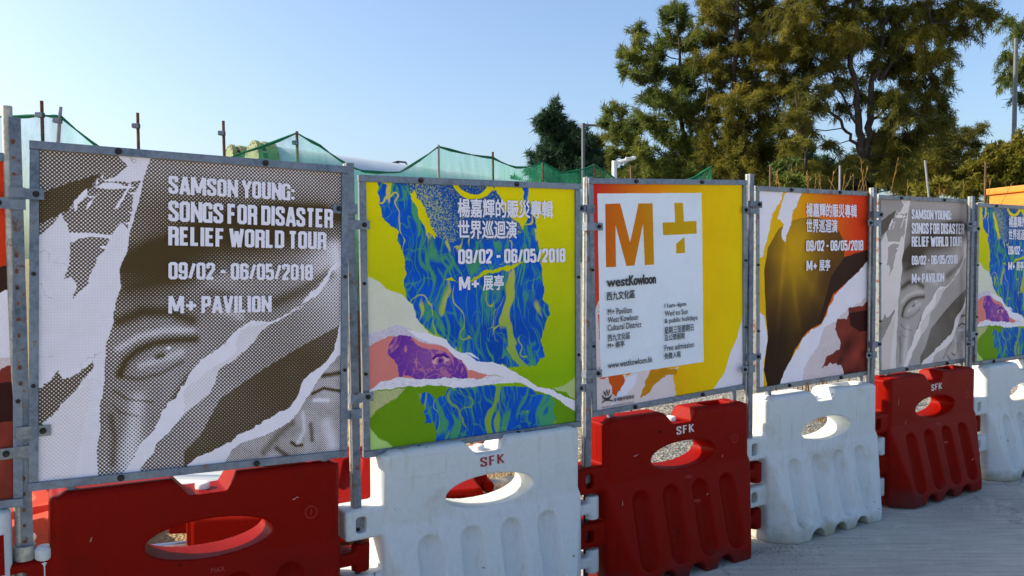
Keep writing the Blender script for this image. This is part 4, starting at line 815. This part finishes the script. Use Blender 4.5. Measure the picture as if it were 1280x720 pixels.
# pale scrapes where the barriers have been knocked
for bi, marks in ((1, [(-.30, .30, .05, -.2), (.30, .66, .03, .3), (-.36, .62, .02, 1.2)]), (3, [(-.30, .60, .035, .2), (.27, .52, .02, 1.3), (.12, .36, .02, .6), (-.41, .40, .03, 1.4)]), (5, [(-.385, .63, .05, 1.45), (-.31, .50, .035, 1.2), (.30, .20, .03, .3), (.05, .66, .02, .1)]), (4, [(.31, .56, .03, .9), (-.36, .18, .06, .4)]), (2, [(.38, .70, .04, 1.3), (-.38, .50, .03, .4)])):
    for (x, z, L, a) in marks:
        yb = -.0622 if z > .485 else -.0805-(.485-z)/.425*.085-.0022; mb = MB(); n = 6; v = []
        for i in range(n+1): t = i/n-.5; wq = .0022*math.cos(t*3)*(1+.6*math.sin(i*2.3+x*9)); cx = x+L*t*math.cos(a); cz = z+L*t*math.sin(a)+.002*math.sin(i*1.9); yq = yb if z > .485 else -.0805-(.485-cz)/.425*.085-.0022; v += [(cx-wq*math.sin(a), yq, cz+wq*math.cos(a)), (cx+wq*math.sin(a), yq, cz-wq*math.cos(a))]
        mb.add(v, [(2*i, 2*i+1, 2*i+3, 2*i+2) for i in range(n)]); mb.build('scrape', M_SCR if bi % 2 else M_EMBW, bars[bi])
# red sticker on the white barrier at far left
MB().box(.36, .455, -.0618, -.0600, .575, .70).build('red_sticker', M_RED, bars[0])
# ---------------------------------------------------------------- things lying behind the fence
GY = 'barriers dumped on the sand behind the fence'
def lying(px, py, Y, rz, me, label, tip=90):
    p = at(px, py, Y); e = make_barrier(me, (p.x, p.y, .17), 0, label, None, M_EMBR, GY, extras=False)
    e.rotation_euler = (rad(tip), 0, rad(rz)); return e
b = lying(385, 650, 4.7, 6, B_RED, 'red barrier lying flat on the sand behind the nearest red barrier')
b = lying(-30, 650, 4.3, 52, B_RED2, 'faded red barrier lying on its side at the far left behind the post pair')
b = lying(482, 640, 5.0, 14, B_RED, 'red barrier lying behind the nearer white barrier')
def pole_thing(name, a, b, r, m, label, cat, n=12):
    a = Vector(a); b = Vector(b); e = empty(name, a); tag(e, label, cat)
    MB().tube([(0, 0, 0), b-a], r, n).build('tube', m, e, True); MB().tube([(b-a)*.985, (b-a)*1.0], r*1.25, n).build('end_collar', m, e, True)
    return e
def ground_at(px, py, z=0.):
    r = ray(px, py); k = (CAM_H - z) / -r.z; return Vector((r.x*k, r.y*k, z))
M_SIL = m_plain('silver_pipe', (.55, .57, .60), .3, .8, .1)
pole_thing('scaffold_pipe', ground_at(150, 690, .03), ground_at(277, 676, .03), .022, M_SIL, 'silver scaffold pipe on the sand, seen through the near red barrier hand hole', 'pipe')
pole_thing('scaffold_pipe', ground_at(560, 618, .06), ground_at(680, 600, .06), .055, M_TUBE, 'thick pale pipe lying on sand, seen through the near white barrier hand hole', 'pipe')
pole_thing('rusty_prop', ground_at(560, 585, .1), at(618, 540, 4.9), .028, M_RUST, 'rusty prop leaning behind the notch of the nearer white barrier', 'prop')
MB().box(0, .5, 0, .25, 0, .03, .004)
e = MB(); e.box(-.35, .35, -.2, .2, 0, .22, .02); o = e.build('foam_block', M_WHITE); o.location = ground_at(215, 640); o.rotation_euler = (0, 0, .4)
tag(o, 'pale block lying on the sand behind the near red barrier notch', 'block')
# orange site cabinet at far right
o = empty('site_cabinet', at(1300, 330, 9.5), rad(8)); o.location.z = 0; tag(o, 'orange steel site cabinet behind the right end of the fence', 'cabinet')
M_OR = m_plain('orange_paint', (.62, .20, .02), .5, 0, .12, 6)
MB().box(-.28, .9, -.3, .5, 0, 2.26, .01).build('body', M_OR, o); MB().box(-.31, .93, -.33, .53, 2.262, 2.34, .015).build('roof', M_OR, o)
MB().box(-.1, .35, -.312, -.301, .2, 2.1, .004).build('door', M_OR, o)

# bare poles of the safety net line: px, top y, distance, lean, look
M_POLE = m_plain('rusty_tube', (.11, .06, .035), .8, .2, .5, 14); M_POLEG = m_plain('grey_tube', (.24, .25, .26), .6, .4)
net_posts = [(52, 126, 4.9, 0, 0, 'first rusty net pole from the left'), (76, 131, 4.9, .10, 1, 'leaning grey net pole beside the leftmost rusty pole'), (172, 141, 5.3, 0, 0, 'lone bare pole above the middle of the brown face poster left half'),
             (279, 151, 5.6, -.01, 0, 'lone bare pole with small clamp left of the green pipe flange'), (371, 164, 6.0, 0, 0, 'net pole at the peak of the small green net, before the pipe'), (548, 181, 6.8, .0, 1, 'tall net pole at the highest peak of the long green net'),
             (616, 190, 7.3, 0, 0, 'net pole above the middle of the blue curls poster'), (678.5, 203, 8.2, 0, 0, 'net pole in front of the dark conical tree'), (743, 205, 8.4, 0, 0, 'net pole under the tall street lamp'),
             (789, 207, 6.6, 0, 0, 'short rust red pole above the orange poster left half'), (963, 208, 7.4, 0, 0, 'thin rusty pole above the top left of the hat poster'), (1050, 207, 7.8, 0, 1, 'pale upright pole in front of the big tree'),
             (1156, 198, 8.2, -.12, 1, 'leaning pale pole above the grey face poster'), (1232, 202, 8.6, 0, 0, 'rusty upright pole above the gap before the last poster')]
for px, ty, Y, lean, g, lab in net_posts:
    tp = at(px, ty, Y); e = empty('net_pole', (tp.x, tp.y, 0)); e.rotation_euler = (0, lean if abs(lean) < .5 else 0, 0)
    e.location.x -= math.tan(lean)*tp.z
    tag(e, lab, 'pole', 'poles rising behind the posters'); m = M_POLEG if g else M_POLE; h = tp.z
    MB().tube([(0, 0, 0), (0, 0, h)], .0105, 10).build('tube', m, e, True)
    if px < 400: MB().box(-.034, .008, -.02, .02, h-.10, h-.07, .003).build('coupler', M_GALV, e)

def m_net():
    m, t, b = newmat('green_safety_net'); v = ovec(t); b.inputs['Base Color'].default_value = (.02, .23, .13, 1); b.inputs['Roughness'].default_value = .8
    tl = nd(t, 'BsdfTranslucent'); tl.inputs[0].default_value = (.04, .34, .20, 1); ms = nd(t, 'MixShader'); ms.inputs[0].default_value = .5
    t.links.new(b.outputs[0], ms.inputs[1]); t.links.new(tl.outputs[0], ms.inputs[2])
    tr = nd(t, 'BsdfTransparent'); m2 = nd(t, 'MixShader'); mpn = nd(t, 'Mapping'); mpn.inputs['Scale'].default_value = (5, 5, 1.1); mpn.inputs['Rotation'].default_value = (0, .25, 0); t.links.new(v, mpn.inputs[0]); n = noise(t, 2.2, 5, .65, mpn.outputs[0])
    mr = nd(t, 'MapRange'); t.links.new(n, mr.inputs[0]); mr.inputs[1].default_value = .3; mr.inputs[2].default_value = .7; mr.inputs[3].default_value = .82; mr.inputs[4].default_value = .46
    t.links.new(mr.outputs[0], m2.inputs[0]); t.links.new(ms.outputs[0], m2.inputs[1]); t.links.new(tr.outputs[0], m2.inputs[2])
    t.links.new(m2.outputs[0], t.nodes['Material Output'].inputs[0]); return m
M_NET = m_net(); M_HEM = m_leaf('green_net_hem', (.008, .16, .08), (.015, .24, .12), (.03, .30, .16), .4)
def net(name, tops, label, drop=9.):
    """tops: px, y, distance along the top hem; the net hangs from it to the ground"""
    P = []
    for (a, b) in zip(tops, tops[1:]):
        A, B = at(*a), at(*b); n = max(3, int((B-A).length/.12))
        for k in range(n):
            t = k/n; q = A.lerp(B, t); q.z -= .10*(B-A).length*.35*4*t*(1-t)*.5; P.append(q)
    P.append(at(*tops[-1])); e = empty(name, (P[0].x, P[0].y, 0)); tag(e, label, 'safety net', 'green safety netting'); o0 = Vector((P[0].x, P[0].y, 0))
    rows_ = 12; v = []; f = []
    for i, q in enumerate(P):
        for j in range(rows_+1):
            s = j/rows_; wv = .05*math.sin(i*.9+j*.35)+.04*math.sin(i*.37+2+j*.15)
            v.append((q.x-o0.x+wv*s*.4, q.y-o0.y+wv*min(1, s*4), max(.02, q.z-min(q.z, drop)*s)))
    for i in range(len(P)-1):
        for j in range(rows_): a = i*(rows_+1)+j; f.append((a, a+1, a+rows_+2, a+rows_+1))
    me = D.meshes.new('net_sheet'); me.from_pydata(v, [], f); me.update(); link('net_sheet', me, M_NET, e, True)
    MB().tube([q-o0+Vector((0, 0, .005)) for q in P], [.009+.004*math.sin(i*1.7) for i in range(len(P))], 6).build('hem', M_HEM, e, True)
net('safety_net', [(-60, 150, 4.9), (0, 147, 4.9), (52, 145, 4.9), (76, 147, 4.9), (130, 190, 5.1), (150, 215, 5.1)], 'pale green net hanging from poles at the far left')
net('safety_net', [(270, 205, 5.6), (300, 193, 5.8), (371, 167, 6.0), (400, 183, 6.1), (436, 208, 6.2), (455, 215, 6.3), (500, 216, 6.5), (548, 184, 6.8), (616, 198, 7.3), (645, 210, 7.7), (665, 208, 8), (678.5, 203, 8.2), (700, 216, 8.3), (720, 214, 8.4), (743, 207, 8.4), (762, 218, 8.4), (785, 240, 8.4)], 'long green net hung in swags over poles before the big pipe', 1.1)
net('safety_net', [(830, 235, 7), (868, 222, 7), (889, 209, 7), (884, 230, 7.1)], 'small green net corner peeking over the orange poster', .5)

# big pipes
M_PIPE = m_plain('pale_pipe_paint', (.42, .50, .56), .45, 0, .12, 2, .05); M_FL = m_plain('yellow_green_flange', (.12, .16, .035), .5, 0, .4, 9, .2)
def big_pipe(p0, d, L, r, label):
    e = empty('steel_pipe', (p0.x, p0.y, 0)); tag(e, label, 'pipe', 'large pipes behind the net'); d = Vector(d).normalized(); a = Vector((0, 0, p0.z))
    MB().tube([a+d*L*k/6 for k in range(7)], r, 40).build('barrel', M_PIPE, e, True)
    MB().tube([a-d*.10, a+d*.02], r*1.07, 40).build('flange', M_FL, e, True); MB().tube([a-d*.20, a-d*.15], r*1.07, 40).build('flange', M_FL, e, True)
    n1 = d.orthogonal().normalized(); n2 = d.cross(n1)
    fb = MB()
    for k in range(28):
        c = a+(n1*math.cos(k*math.pi/14)+n2*math.sin(k*math.pi/14))*r*1.01
        fb.tube([c-d*.21, c+d*.03], .011, 6)
    tag(fb.build('flange_bolts', M_TUBE, e), kind='stuff')
    for s in (.15, .6): 
        c = a+d*L*s; MB().box(c.x-.25, c.x+.25, c.y-.4, c.y+.4, 0, c.z-r*.9, .02).build('cradle', M_RUST, e)
q = at(333, 182, 9.0); big_pipe(Vector((q.x, q.y, q.z-.5)), (2.9, 1.6, -.27), 5.6, .50, 'long pale pipe with yellow flange behind the green net')
q = at(303, 186, 10.0); big_pipe(Vector((q.x, q.y, q.z-.42)), (2.9, 1.6, -.30), 5, .42, 'smaller pipe whose flange shows left of the long pale pipe')
q = at(497, 208, 10.1); o = MB().tube([(-.12, 0, -.03), (-.10, 0, .03), (.0, 0, .06), (.1, 0, .05), (.14, 0, -.02)], .012, 8).box(-.02, .02, -.02, .02, -.06, .06).build('lifting_hook', M_DARK); o.location = q; tag(o, 'small dark lifting hook on the pale pipe', 'hook')

# street lamps
M_LP = m_plain('lamp_post_grey', (.11, .13, .15), .5, .3); M_LPW = m_plain('lamp_post_white', (.62, .66, .68), .5, .2)
def lamp(px, ty, Y, armpx, army, r, m, label, brace=False, tip=True):
    t0 = at(px, ty, Y); e = empty('street_lamp', (t0.x, t0.y, 0)); tag(e, label, 'street lamp')
    MB().tube([(0, 0, 0), (0, 0, t0.z)], [r*1.3, r], 12).build('pole', m, e, True)
    if armpx:
        a = at(armpx, army, Y); d = a-t0; z = t0.z-r
        MB().tube([(0, 0, z), (d.x, d.y, z+d.z)], r*.7, 8).build('arm', m, e, True)
        MB().box(d.x*.55, d.x+.03, -.05, .05, z+d.z-.028, z+d.z+.012, .012).build('lamp_head', m, e)
        if brace: MB().tube([(0, 0, z-.45), (d.x*.35, 0, z-.22), (d.x*.6, 0, z+d.z*.6)], r*.4, 8).build('brace', m, e, True)
lamp(729, 154, 24, 755, 155, .05, M_LP, 'grey street lamp with straight arm beside the conical tree')
lamp(768, 201, 17, 793, 194, .055, M_LPW, 'white street lamp with braced arm above the orange poster')
lamp(1270, 48, 20, 0, 0, .05, M_LP, 'tall bare grey mast at the right edge, rising before a drooping tree')

# ---------------------------------------------------------------- trees
def needles(centres, dirs, ln, wd, rg):
    """one thin triangle pair per needle; returns verts and tris arrays"""
    n = len(centres); d = dirs/np.linalg.norm(dirs, axis=1)[:, None]; r = rg.normal(size=(n, 3)); s = np.cross(d, r); s /= np.linalg.norm(s, axis=1)[:, None]
    L = ln*rg.uniform(.6, 1.3, n)[:, None]; Wd = wd*rg.uniform(.7, 1.4, n)[:, None]
    a = centres - s*Wd*.5; b = centres + s*Wd*.5; c = centres + d*L
    v = np.stack([a, b, c], 1).reshape(-1, 3); return v
def tri_mesh(name, v):
    me = D.meshes.new(name); n = len(v)//3; me.vertices.add(len(v)); me.vertices.foreach_set('co', v.astype(np.float32).ravel())
    me.loops.add(n*3); me.loops.foreach_set('vertex_index', np.arange(n*3, dtype=np.int32)); me.polygons.add(n)
    me.polygons.foreach_set('loop_start', np.arange(0, n*3, 3, dtype=np.int32)); me.polygons.foreach_set('loop_total', np.full(n, 3, np.int32)); me.update(calc_edges=True); return me
tri_total = 0
def tree(name, label, Y, trunks, blobs, mat, seed, dens=1., droop=.3, wd=.019, ln=.15, up=.6, group='casuarina trees beyond the site', cat='tree', plume=.62):
    global tri_total
    rg = np.random.default_rng(seed); base = at(*trunks[0][0][:2], Y); o0 = Vector((base.x, base.y, 0)); e = empty(name, o0); tag(e, label, cat, group)
    K = Y/FPX; mb = MB(); nodes = []
    for ti, tr in enumerate(trunks):
        pts = []
        for i, q in enumerate(tr):
            p = at(q[0], q[1], Y+(q[3] if len(q) > 3 else 0)); 
            if ti == 0 and i == 0: p.z = -.05
            pts.append(p)
        P2 = []; R2 = []
        for i in range(len(pts)-1):
            for k in range(5):
                t = k/5; q = pts[i].lerp(pts[i+1], t); jig = Vector(rg.normal(size=3)*.035*min(1, K*50)) if (i+k) else Vector((0, 0, 0)); P2.append(q+jig); R2.append((tr[i][2]*(1-t)+tr[i+1][2]*t)*K*.62)
        P2.append(pts[-1]); R2.append(max(.012, tr[-1][2]*K)); nodes += P2
        mb.tube([p-o0 for p in P2], R2, 9)
    mb.build('trunk', M_BARK, e, True)
    lm = MB(); V = []
    for bi, bl in enumerate(blobs):
        px, py, r = bl[:3]; dz = rg.uniform(-1, 1)*K*35; c = at(px, py, Y+dz); R = r*K
        nb = min(nodes, key=lambda q: (q-c).length + max(0, (q.z-c.z)*1.2)) if nodes else c
        mid = nb.lerp(c, .5)+Vector((0, 0, -.08*(c-nb).length)); lm.tube([nb-o0, mid-o0, c-o0], [max(.014, R*.045), R*.03+.008, .010], 5, False)
        npl = max(7, int(46*(R/.8)**1.4*dens/(plume/.55)**1.5))
        for k in range(npl):
            # a plume: a twig running outward through the blob
            dv = rg.normal(size=3); dv /= np.linalg.norm(dv); rr = rg.random()**.45*R; p0 = np.array(c)+dv*rr*np.array((1, 1.25, .95))*.78
            od = dv*np.array((1, 1, .5)) + np.array((0, 0, up)) + rg.normal(size=3)*.35; od /= np.linalg.norm(od); PL = plume*rg.uniform(.5, 1.2)*min(1, R/.45+.35)
            t = np.linspace(0, 1, 5)[:, None]; path = p0-od*PL*.5+od*PL*t+np.array((0, 0, -1))*droop*PL*t**2
            if k % 3 == 0: lm.tube([Vector(p)-o0 for p in ([np.array(c)*.6+path[0]*.4]+[path[0], path[2], path[4]])], [.012, .009, .006, .003], 4, False)
            m_ = int(150*PL/.55); tt = rg.random(m_)**.8; i0 = np.minimum((tt*4).astype(int), 3); fr = (tt*4-i0)[:, None]; cc = path[i0]*(1-fr)+path[i0+1]*fr
            spread = rg.normal(size=(m_, 3))*.036*(plume/.55)
            dd = (path[i0+1]-path[i0])/PL*4*.6 + rg.normal(size=(m_, 3))*.55 + np.array((0, 0, -droop*.5))
            V.append(needles(cc+spread, dd, ln, wd, rg))
    V = np.concatenate(V)-np.array(o0); tri_total += len(V)//3
    if lm.v: tag(lm.build('limbs', M_BARK, e), kind='stuff')
    link('crown', tri_mesh('crown', V), mat, e)
    return e
tree('casuarina_tree', 'dense dark conical tree left of the tall street lamp', 26, [[(708, 300, 5), (700, 180, 3), (692, 122, 1)]],
     [(691, 133, 8), (690, 148, 13), (697, 166, 20), (680, 160, 9), (673, 150, 5), (700, 190, 30), (722, 192, 24), (680, 200, 20), (715, 213, 30), (738, 215, 18), (730, 172, 10), (712, 165, 10), (672, 215, 14), (700, 225, 30), (740, 225, 20)], L_DEEP, 1, 1.35, .15, .028, .2, .9)
tree('casuarina_tree', 'small shrubby tree right of the grey street lamp', 27, [[(748, 300, 3), (746, 190, 1)]], [(746, 178, 8), (744, 192, 12), (750, 205, 13), (742, 218, 14), (752, 222, 14)], L_GREEN, 2, 1.1, .1, .028, .2, .8)
tree('casuarina_tree', 'airy light green tree with leaning trunk above the white street lamp', 22, [[(818, 300, 4), (806, 214, 3), (793, 182, 2), (778, 150, 1)]],
     [(775, 137, 8), (762, 143, 8), (757, 155, 6), (778, 155, 16), (770, 170, 14), (790, 172, 15), (800, 160, 9), (783, 190, 13), (765, 195, 12), (800, 196, 14), (812, 215, 14), (785, 215, 14), (765, 218, 14)], L_GREEN, 3, .8, .1, .024, .17, .6)
tree('casuarina_tree', 'tall feathery green tree with two pointed tops left of the big trees', 21, [[(862, 300, 7), (856, 190, 5), (850, 120, 4), (846, 10, 1)], [(852, 150, 4), (820, 110, 2), (797, 50, 1)]],
     [(797, 38, 6), (796, 55, 8), (788, 70, 8), (778, 66, 5), (803, 75, 13), (800, 92, 14), (780, 88, 6), (845, 8, 8), (832, 22, 8), (853, 28, 14), (838, 48, 17), (826, 65, 14), (856, 60, 18), (820, 92, 17), (845, 92, 24), (862, 105, 18), (812, 120, 17), (838, 128, 24), (860, 140, 20), (812, 148, 14), (828, 165, 20), (852, 175, 22), (835, 195, 20), (875, 130, 16), (878, 170, 16), (872, 85, 14), (868, 40, 12), (800, 185, 12), (862, 200, 20), (815, 200, 13), (845, 220, 20), (870, 225, 20), (822, 222, 16)], L_GREEN, 4, .85, .15, .024, .17, .6)
tree('casuarina_tree', 'tall olive tree in the middle of the grove above the orange poster', 20, [[(908, 300, 9), (906, 200, 7), (918, 110, 5), (925, 0, 4), (930, -70, 2)], [(912, 150, 4), (950, 90, 3), (960, 20, 2)], [(908, 190, 4), (885, 150, 3), (880, 90, 1)]],
     [(885, 5, 16), (905, 20, 26), (935, 12, 32), (965, 25, 26), (890, 45, 18), (918, 55, 28), (950, 55, 30), (885, 75, 14), (905, 90, 24), (935, 92, 28), (968, 80, 22), (895, 120, 20), (925, 128, 28), (955, 120, 24), (885, 150, 20), (912, 160, 26), (945, 158, 26), (970, 150, 14), (888, 188, 24), (918, 195, 28), (948, 195, 24), (975, 60, 18), (978, 110, 18), (980, 180, 18), (975, 200, 16), (900, 222, 24), (935, 225, 26), (965, 222, 18), (920, -40, 40), (960, -60, 40)], L_OLIVE, 5, 1.25, .25)
tree('casuarina_tree', 'largest olive tree whose dark forked trunk shows above the hat poster', 19, [[(1080, 300, 10), (1079, 225, 9), (1078, 185, 8), (1070, 130, 6), (1062, 70, 5), (1068, 0, 4), (1075, -60, 2)], [(1081, 195, 8), (1088, 150, 7), (1096, 90, 5), (1108, 20, 4)], [(1077, 190, 4), (1058, 165, 3), (1040, 140, 3), (1025, 120, 1)], [(1075, 165, 3), (1050, 120, 2), (1040, 90, 1)], [(1098, 100, 4), (1130, 60, 3), (1165, 30, 2)], [(1088, 150, 3), (1125, 125, 2), (1160, 100, 1)]],
     [(990, 10, 28), (1022, 8, 30), (1055, 18, 26), (1090, 12, 26), (1125, 15, 30), (1160, 10, 26), (1192, 8, 24), (1220, 8, 16), (1234, 16, 9), (1000, 45, 26), (1030, 48, 24), (1085, 45, 20), (1112, 50, 24), (1145, 42, 24), (1175, 38, 20), (1200, 32, 14), (1010, 78, 24), (1040, 75, 16), (1115, 85, 22), (1142, 78, 24), (1170, 70, 16), (1188, 62, 9), (1005, 108, 20), (1045, 100, 10), (1118, 118, 22), (1145, 108, 20), (1170, 100, 12), (1185, 90, 8), (1130, 145, 20), (1155, 135, 12), (1176, 118, 8), (1181, 135, 7), (1186, 148, 6), (1160, 118, 9), (1105, 165, 18), (1130, 175, 20), (1000, 135, 16), (1010, 160, 9), (1150, 165, 16), (1175, 150, 12), (1120, 190, 18), (1080, 120, 8), (1060, 205, 18), (1100, 200, 20), (1130, 205, 20), (1035, 210, 16), (1032, 108, 13), (1052, 132, 8), (1097, 120, 10), (1066, 98, 11), (1020, 130, 9), (1048, 60, 14), (1062, 40, 14), (1088, 78, 12), (1040, 178, 6), (1010, -30, 40), (1080, -40, 45), (1150, -35, 40)], L_OLIVE, 6, 1.25, .55, up=.25)
tree('casuarina_tree', 'slim young tree with thin trunk standing before the sky gap', 18, [[(1007, 300, 3), (1006, 200, 2), (1000, 150, 2), (995, 120, 1)]], [(998, 135, 12), (988, 150, 13), (1005, 158, 11), (992, 175, 13), (1010, 180, 11), (985, 195, 14), (1012, 205, 14), (990, 218, 18), (1015, 222, 16)], L_OLIVE, 7, .9, .3)
tree('casuarina_tree', 'lower olive tree with loose outline above the grey face poster', 23, [[(1165, 300, 5), (1168, 220, 4), (1175, 170, 2)], [(1172, 200, 2), (1205, 168, 1)]],
     [(1158, 158, 14), (1180, 165, 18), (1150, 182, 18), (1175, 190, 22), (1200, 178, 14), (1215, 165, 9), (1225, 160, 6), (1205, 195, 16), (1222, 182, 8), (1150, 210, 20), (1180, 215, 22), (1208, 215, 18), (1120, 220, 20), (1135, 235, 18), (1165, 235, 20)], L_OLIVE, 8, 1., .3)
tree('casuarina_tree', 'drooping tree cut off by the right edge, behind the bare mast', 21, [[(1310, 300, 8), (1306, 100, 5), (1300, -20, 2)], [(1305, 110, 3), (1268, 92, 1)], [(1303, 60, 3), (1262, 28, 1)]],
     [(1262, 24, 7), (1272, 40, 9), (1283, 30, 12), (1258, 68, 6), (1266, 74, 8), (1256, 96, 7), (1268, 92, 8), (1280, 85, 10), (1276, 120, 8), (1288, 115, 12), (1292, 65, 14), (1295, 95, 14), (1300, 130, 14), (1300, 20, 16)], L_GREEN, 9, 1., .7, up=-.1)
# broad leaved, yellow green
tree('bushy_tree', 'round yellow green bushy tree at the right edge', 17, [[(1262, 300, 6), (1260, 230, 4), (1262, 200, 2)]],
     [(1215, 212, 10), (1228, 202, 13), (1245, 195, 14), (1262, 186, 14), (1280, 182, 16), (1298, 185, 18), (1235, 218, 16), (1258, 212, 18), (1282, 208, 20), (1218, 232, 14), (1245, 236, 18), (1272, 234, 18), (1300, 225, 22)], L_YEL, 10, 1.5, .1, .045, .09, .5, 'broadleaved bushes', 'tree', .40)
tree('bushy_shrub', 'green leafy shrub in front of the grove above the hat poster left corner', 10, [[(985, 270, 3), (982, 225, 1)]], [(975, 212, 8), (987, 205, 7), (980, 224, 9), (968, 228, 8), (995, 222, 9), (1005, 230, 8)], L_GREEN, 11, 1.2, .1, .045, .07, .4, 'broadleaved bushes', 'shrub', .25)
tree('bushy_shrub', 'low weed shrub above the middle of the grey poster', 10, [[(1172, 270, 3), (1172, 235, 1)]], [(1165, 235, 8), (1178, 232, 8), (1190, 238, 8), (1152, 240, 7)], L_YEL, 12, 1.0, .1, .03, .09, .4, 'broadleaved bushes', 'shrub', .25)
# far dark understorey that closes the view under the grove
tree('undergrowth', 'dark understorey closing the gaps beneath the grove', 27, [[(900, 300, 3), (900, 230, 1)]], [(px, 222+6*math.sin(px), 26) for px in range(800, 1240, 24)] + [(px, 196+8*math.sin(px*.7), 18) for px in list(range(872, 1010, 26))+list(range(1085, 1190, 24))] + [(760, 228, 18), (780, 226, 18), (660, 232, 9), (650, 230, 8)], L_DEEP, 13, 1.0, .1, .04, .22, .6, 'understorey', 'thicket')
# reeds
def reeds(px, y0, Y, n, hs, label, seed, spread=14):
    rg = np.random.default_rng(seed); b0 = at(px, 300, Y); o0 = Vector((b0.x, b0.y, 0)); e = empty('dry_reeds', o0); tag(e, label, 'reeds', 'dry reeds behind the fence'); mb = MB(); V = []
    for k in range(n):
        h = at(px, y0+rg.uniform(0, hs), Y).z; lean = rg.normal()*.35; sx = rg.normal()*spread*Y/FPX*.6; s2 = rg.normal()*.15; pts = []
        for i in range(6): t = i/5; pts.append(Vector((sx+lean*(t**2)*h*.35+.1*rg.normal()*.02, s2+rg.normal()*.005, h*t)))
        mb.tube(pts, [.006, .006, .005, .005, .004, .002], 4, False)
        for q in range(18):
            t = rg.uniform(.78, 1); i = min(4, int(t*5)); f_ = t*5-i; p = np.array(pts[i].lerp(pts[i+1], f_)); V.append(needles(p[None], np.array([[lean+rg.normal()*.5, rg.normal()*.5, 1.]]), .06, .006, rg))
        for q in range(3):
            t = rg.uniform(.2, .75); i = int(t*5); p = np.array(pts[i]); V.append(needles(p[None], np.array([[rg.normal(), rg.normal(), 1.3]]), .4, .016, rg))
    mb.build('stalks', L_STRAW, e); tag(link('seed_heads', tri_mesh('seed_heads', np.concatenate(V)), L_STRAW, e), kind='stuff')
reeds(1012, 212, 7.5, 11, 16, 'thick clump of straw coloured reeds above the hat poster', 1)
reeds(1076, 198, 7.9, 3, 18, 'few tall straw reeds left of the post after the hat poster', 2, 8)
reeds(1118, 220, 8.0, 3, 14, 'short straw reeds above the left of the grey face poster', 3, 10)
reeds(1180, 226, 8.2, 5, 12, 'thin yellow reeds above the right of the grey face poster', 4, 12)
reeds(966, 214, 7.6, 3, 10, 'sparse straw stalks above the left corner of the hat poster', 5, 8)
# loose stones and grit on the sand, grit by the barrier feet
def stones(name, n, fn, s0, s1, m, label):
    rg = np.random.default_rng(5); ico = bmesh.new(); bmesh.ops.create_icosphere(ico, subdivisions=1, radius=1); iv = np.array([v.co[:] for v in ico.verts]); ifc = np.array([[v.index for v in f.verts] for f in ico.faces]); ico.free()
    V = []; Fc = []
    for k in range(n):
        p = fn(rg); s = s0*(s1/s0)**(rg.random()**2); V.append(iv*rg.uniform(.75, 1.2, (len(iv), 1))*s*np.array((1, rg.uniform(.7, 1.3), .6)) + np.array((p.x, p.y, p.z+s*.25))); Fc.append(ifc+k*len(iv))
    me = D.meshes.new(name); me.from_pydata(np.concatenate(V).tolist(), [], np.concatenate(Fc).tolist()); me.update(); tag(link(name, me, m), label, 'stones', kind='stuff')
M_ST = m_plain('stone', (.30, .27, .21), .9, 0, .45, 9, .2)
stones('gravel', 5200, lambda g: F(g.uniform(-3.2, 6), -.5-4.5*g.random()**1.4, 0), .006, .028, M_ST, 'loose gravel stones on the sand behind the barriers')
stones('grit', 900, lambda g: F(1.66+g.normal()*.10, .10+abs(g.normal())*.14, .004), .0012, .005, M_ST, 'sandy grit gathered at the foot of the clean white barrier')
stones('grit', 700, lambda g: F(g.uniform(1.2, 5), .17+abs(g.normal())*.25, .004), .001, .005, M_ST, 'scattered grit on the pavement along the barriers')
print('crown triangles', tri_total)
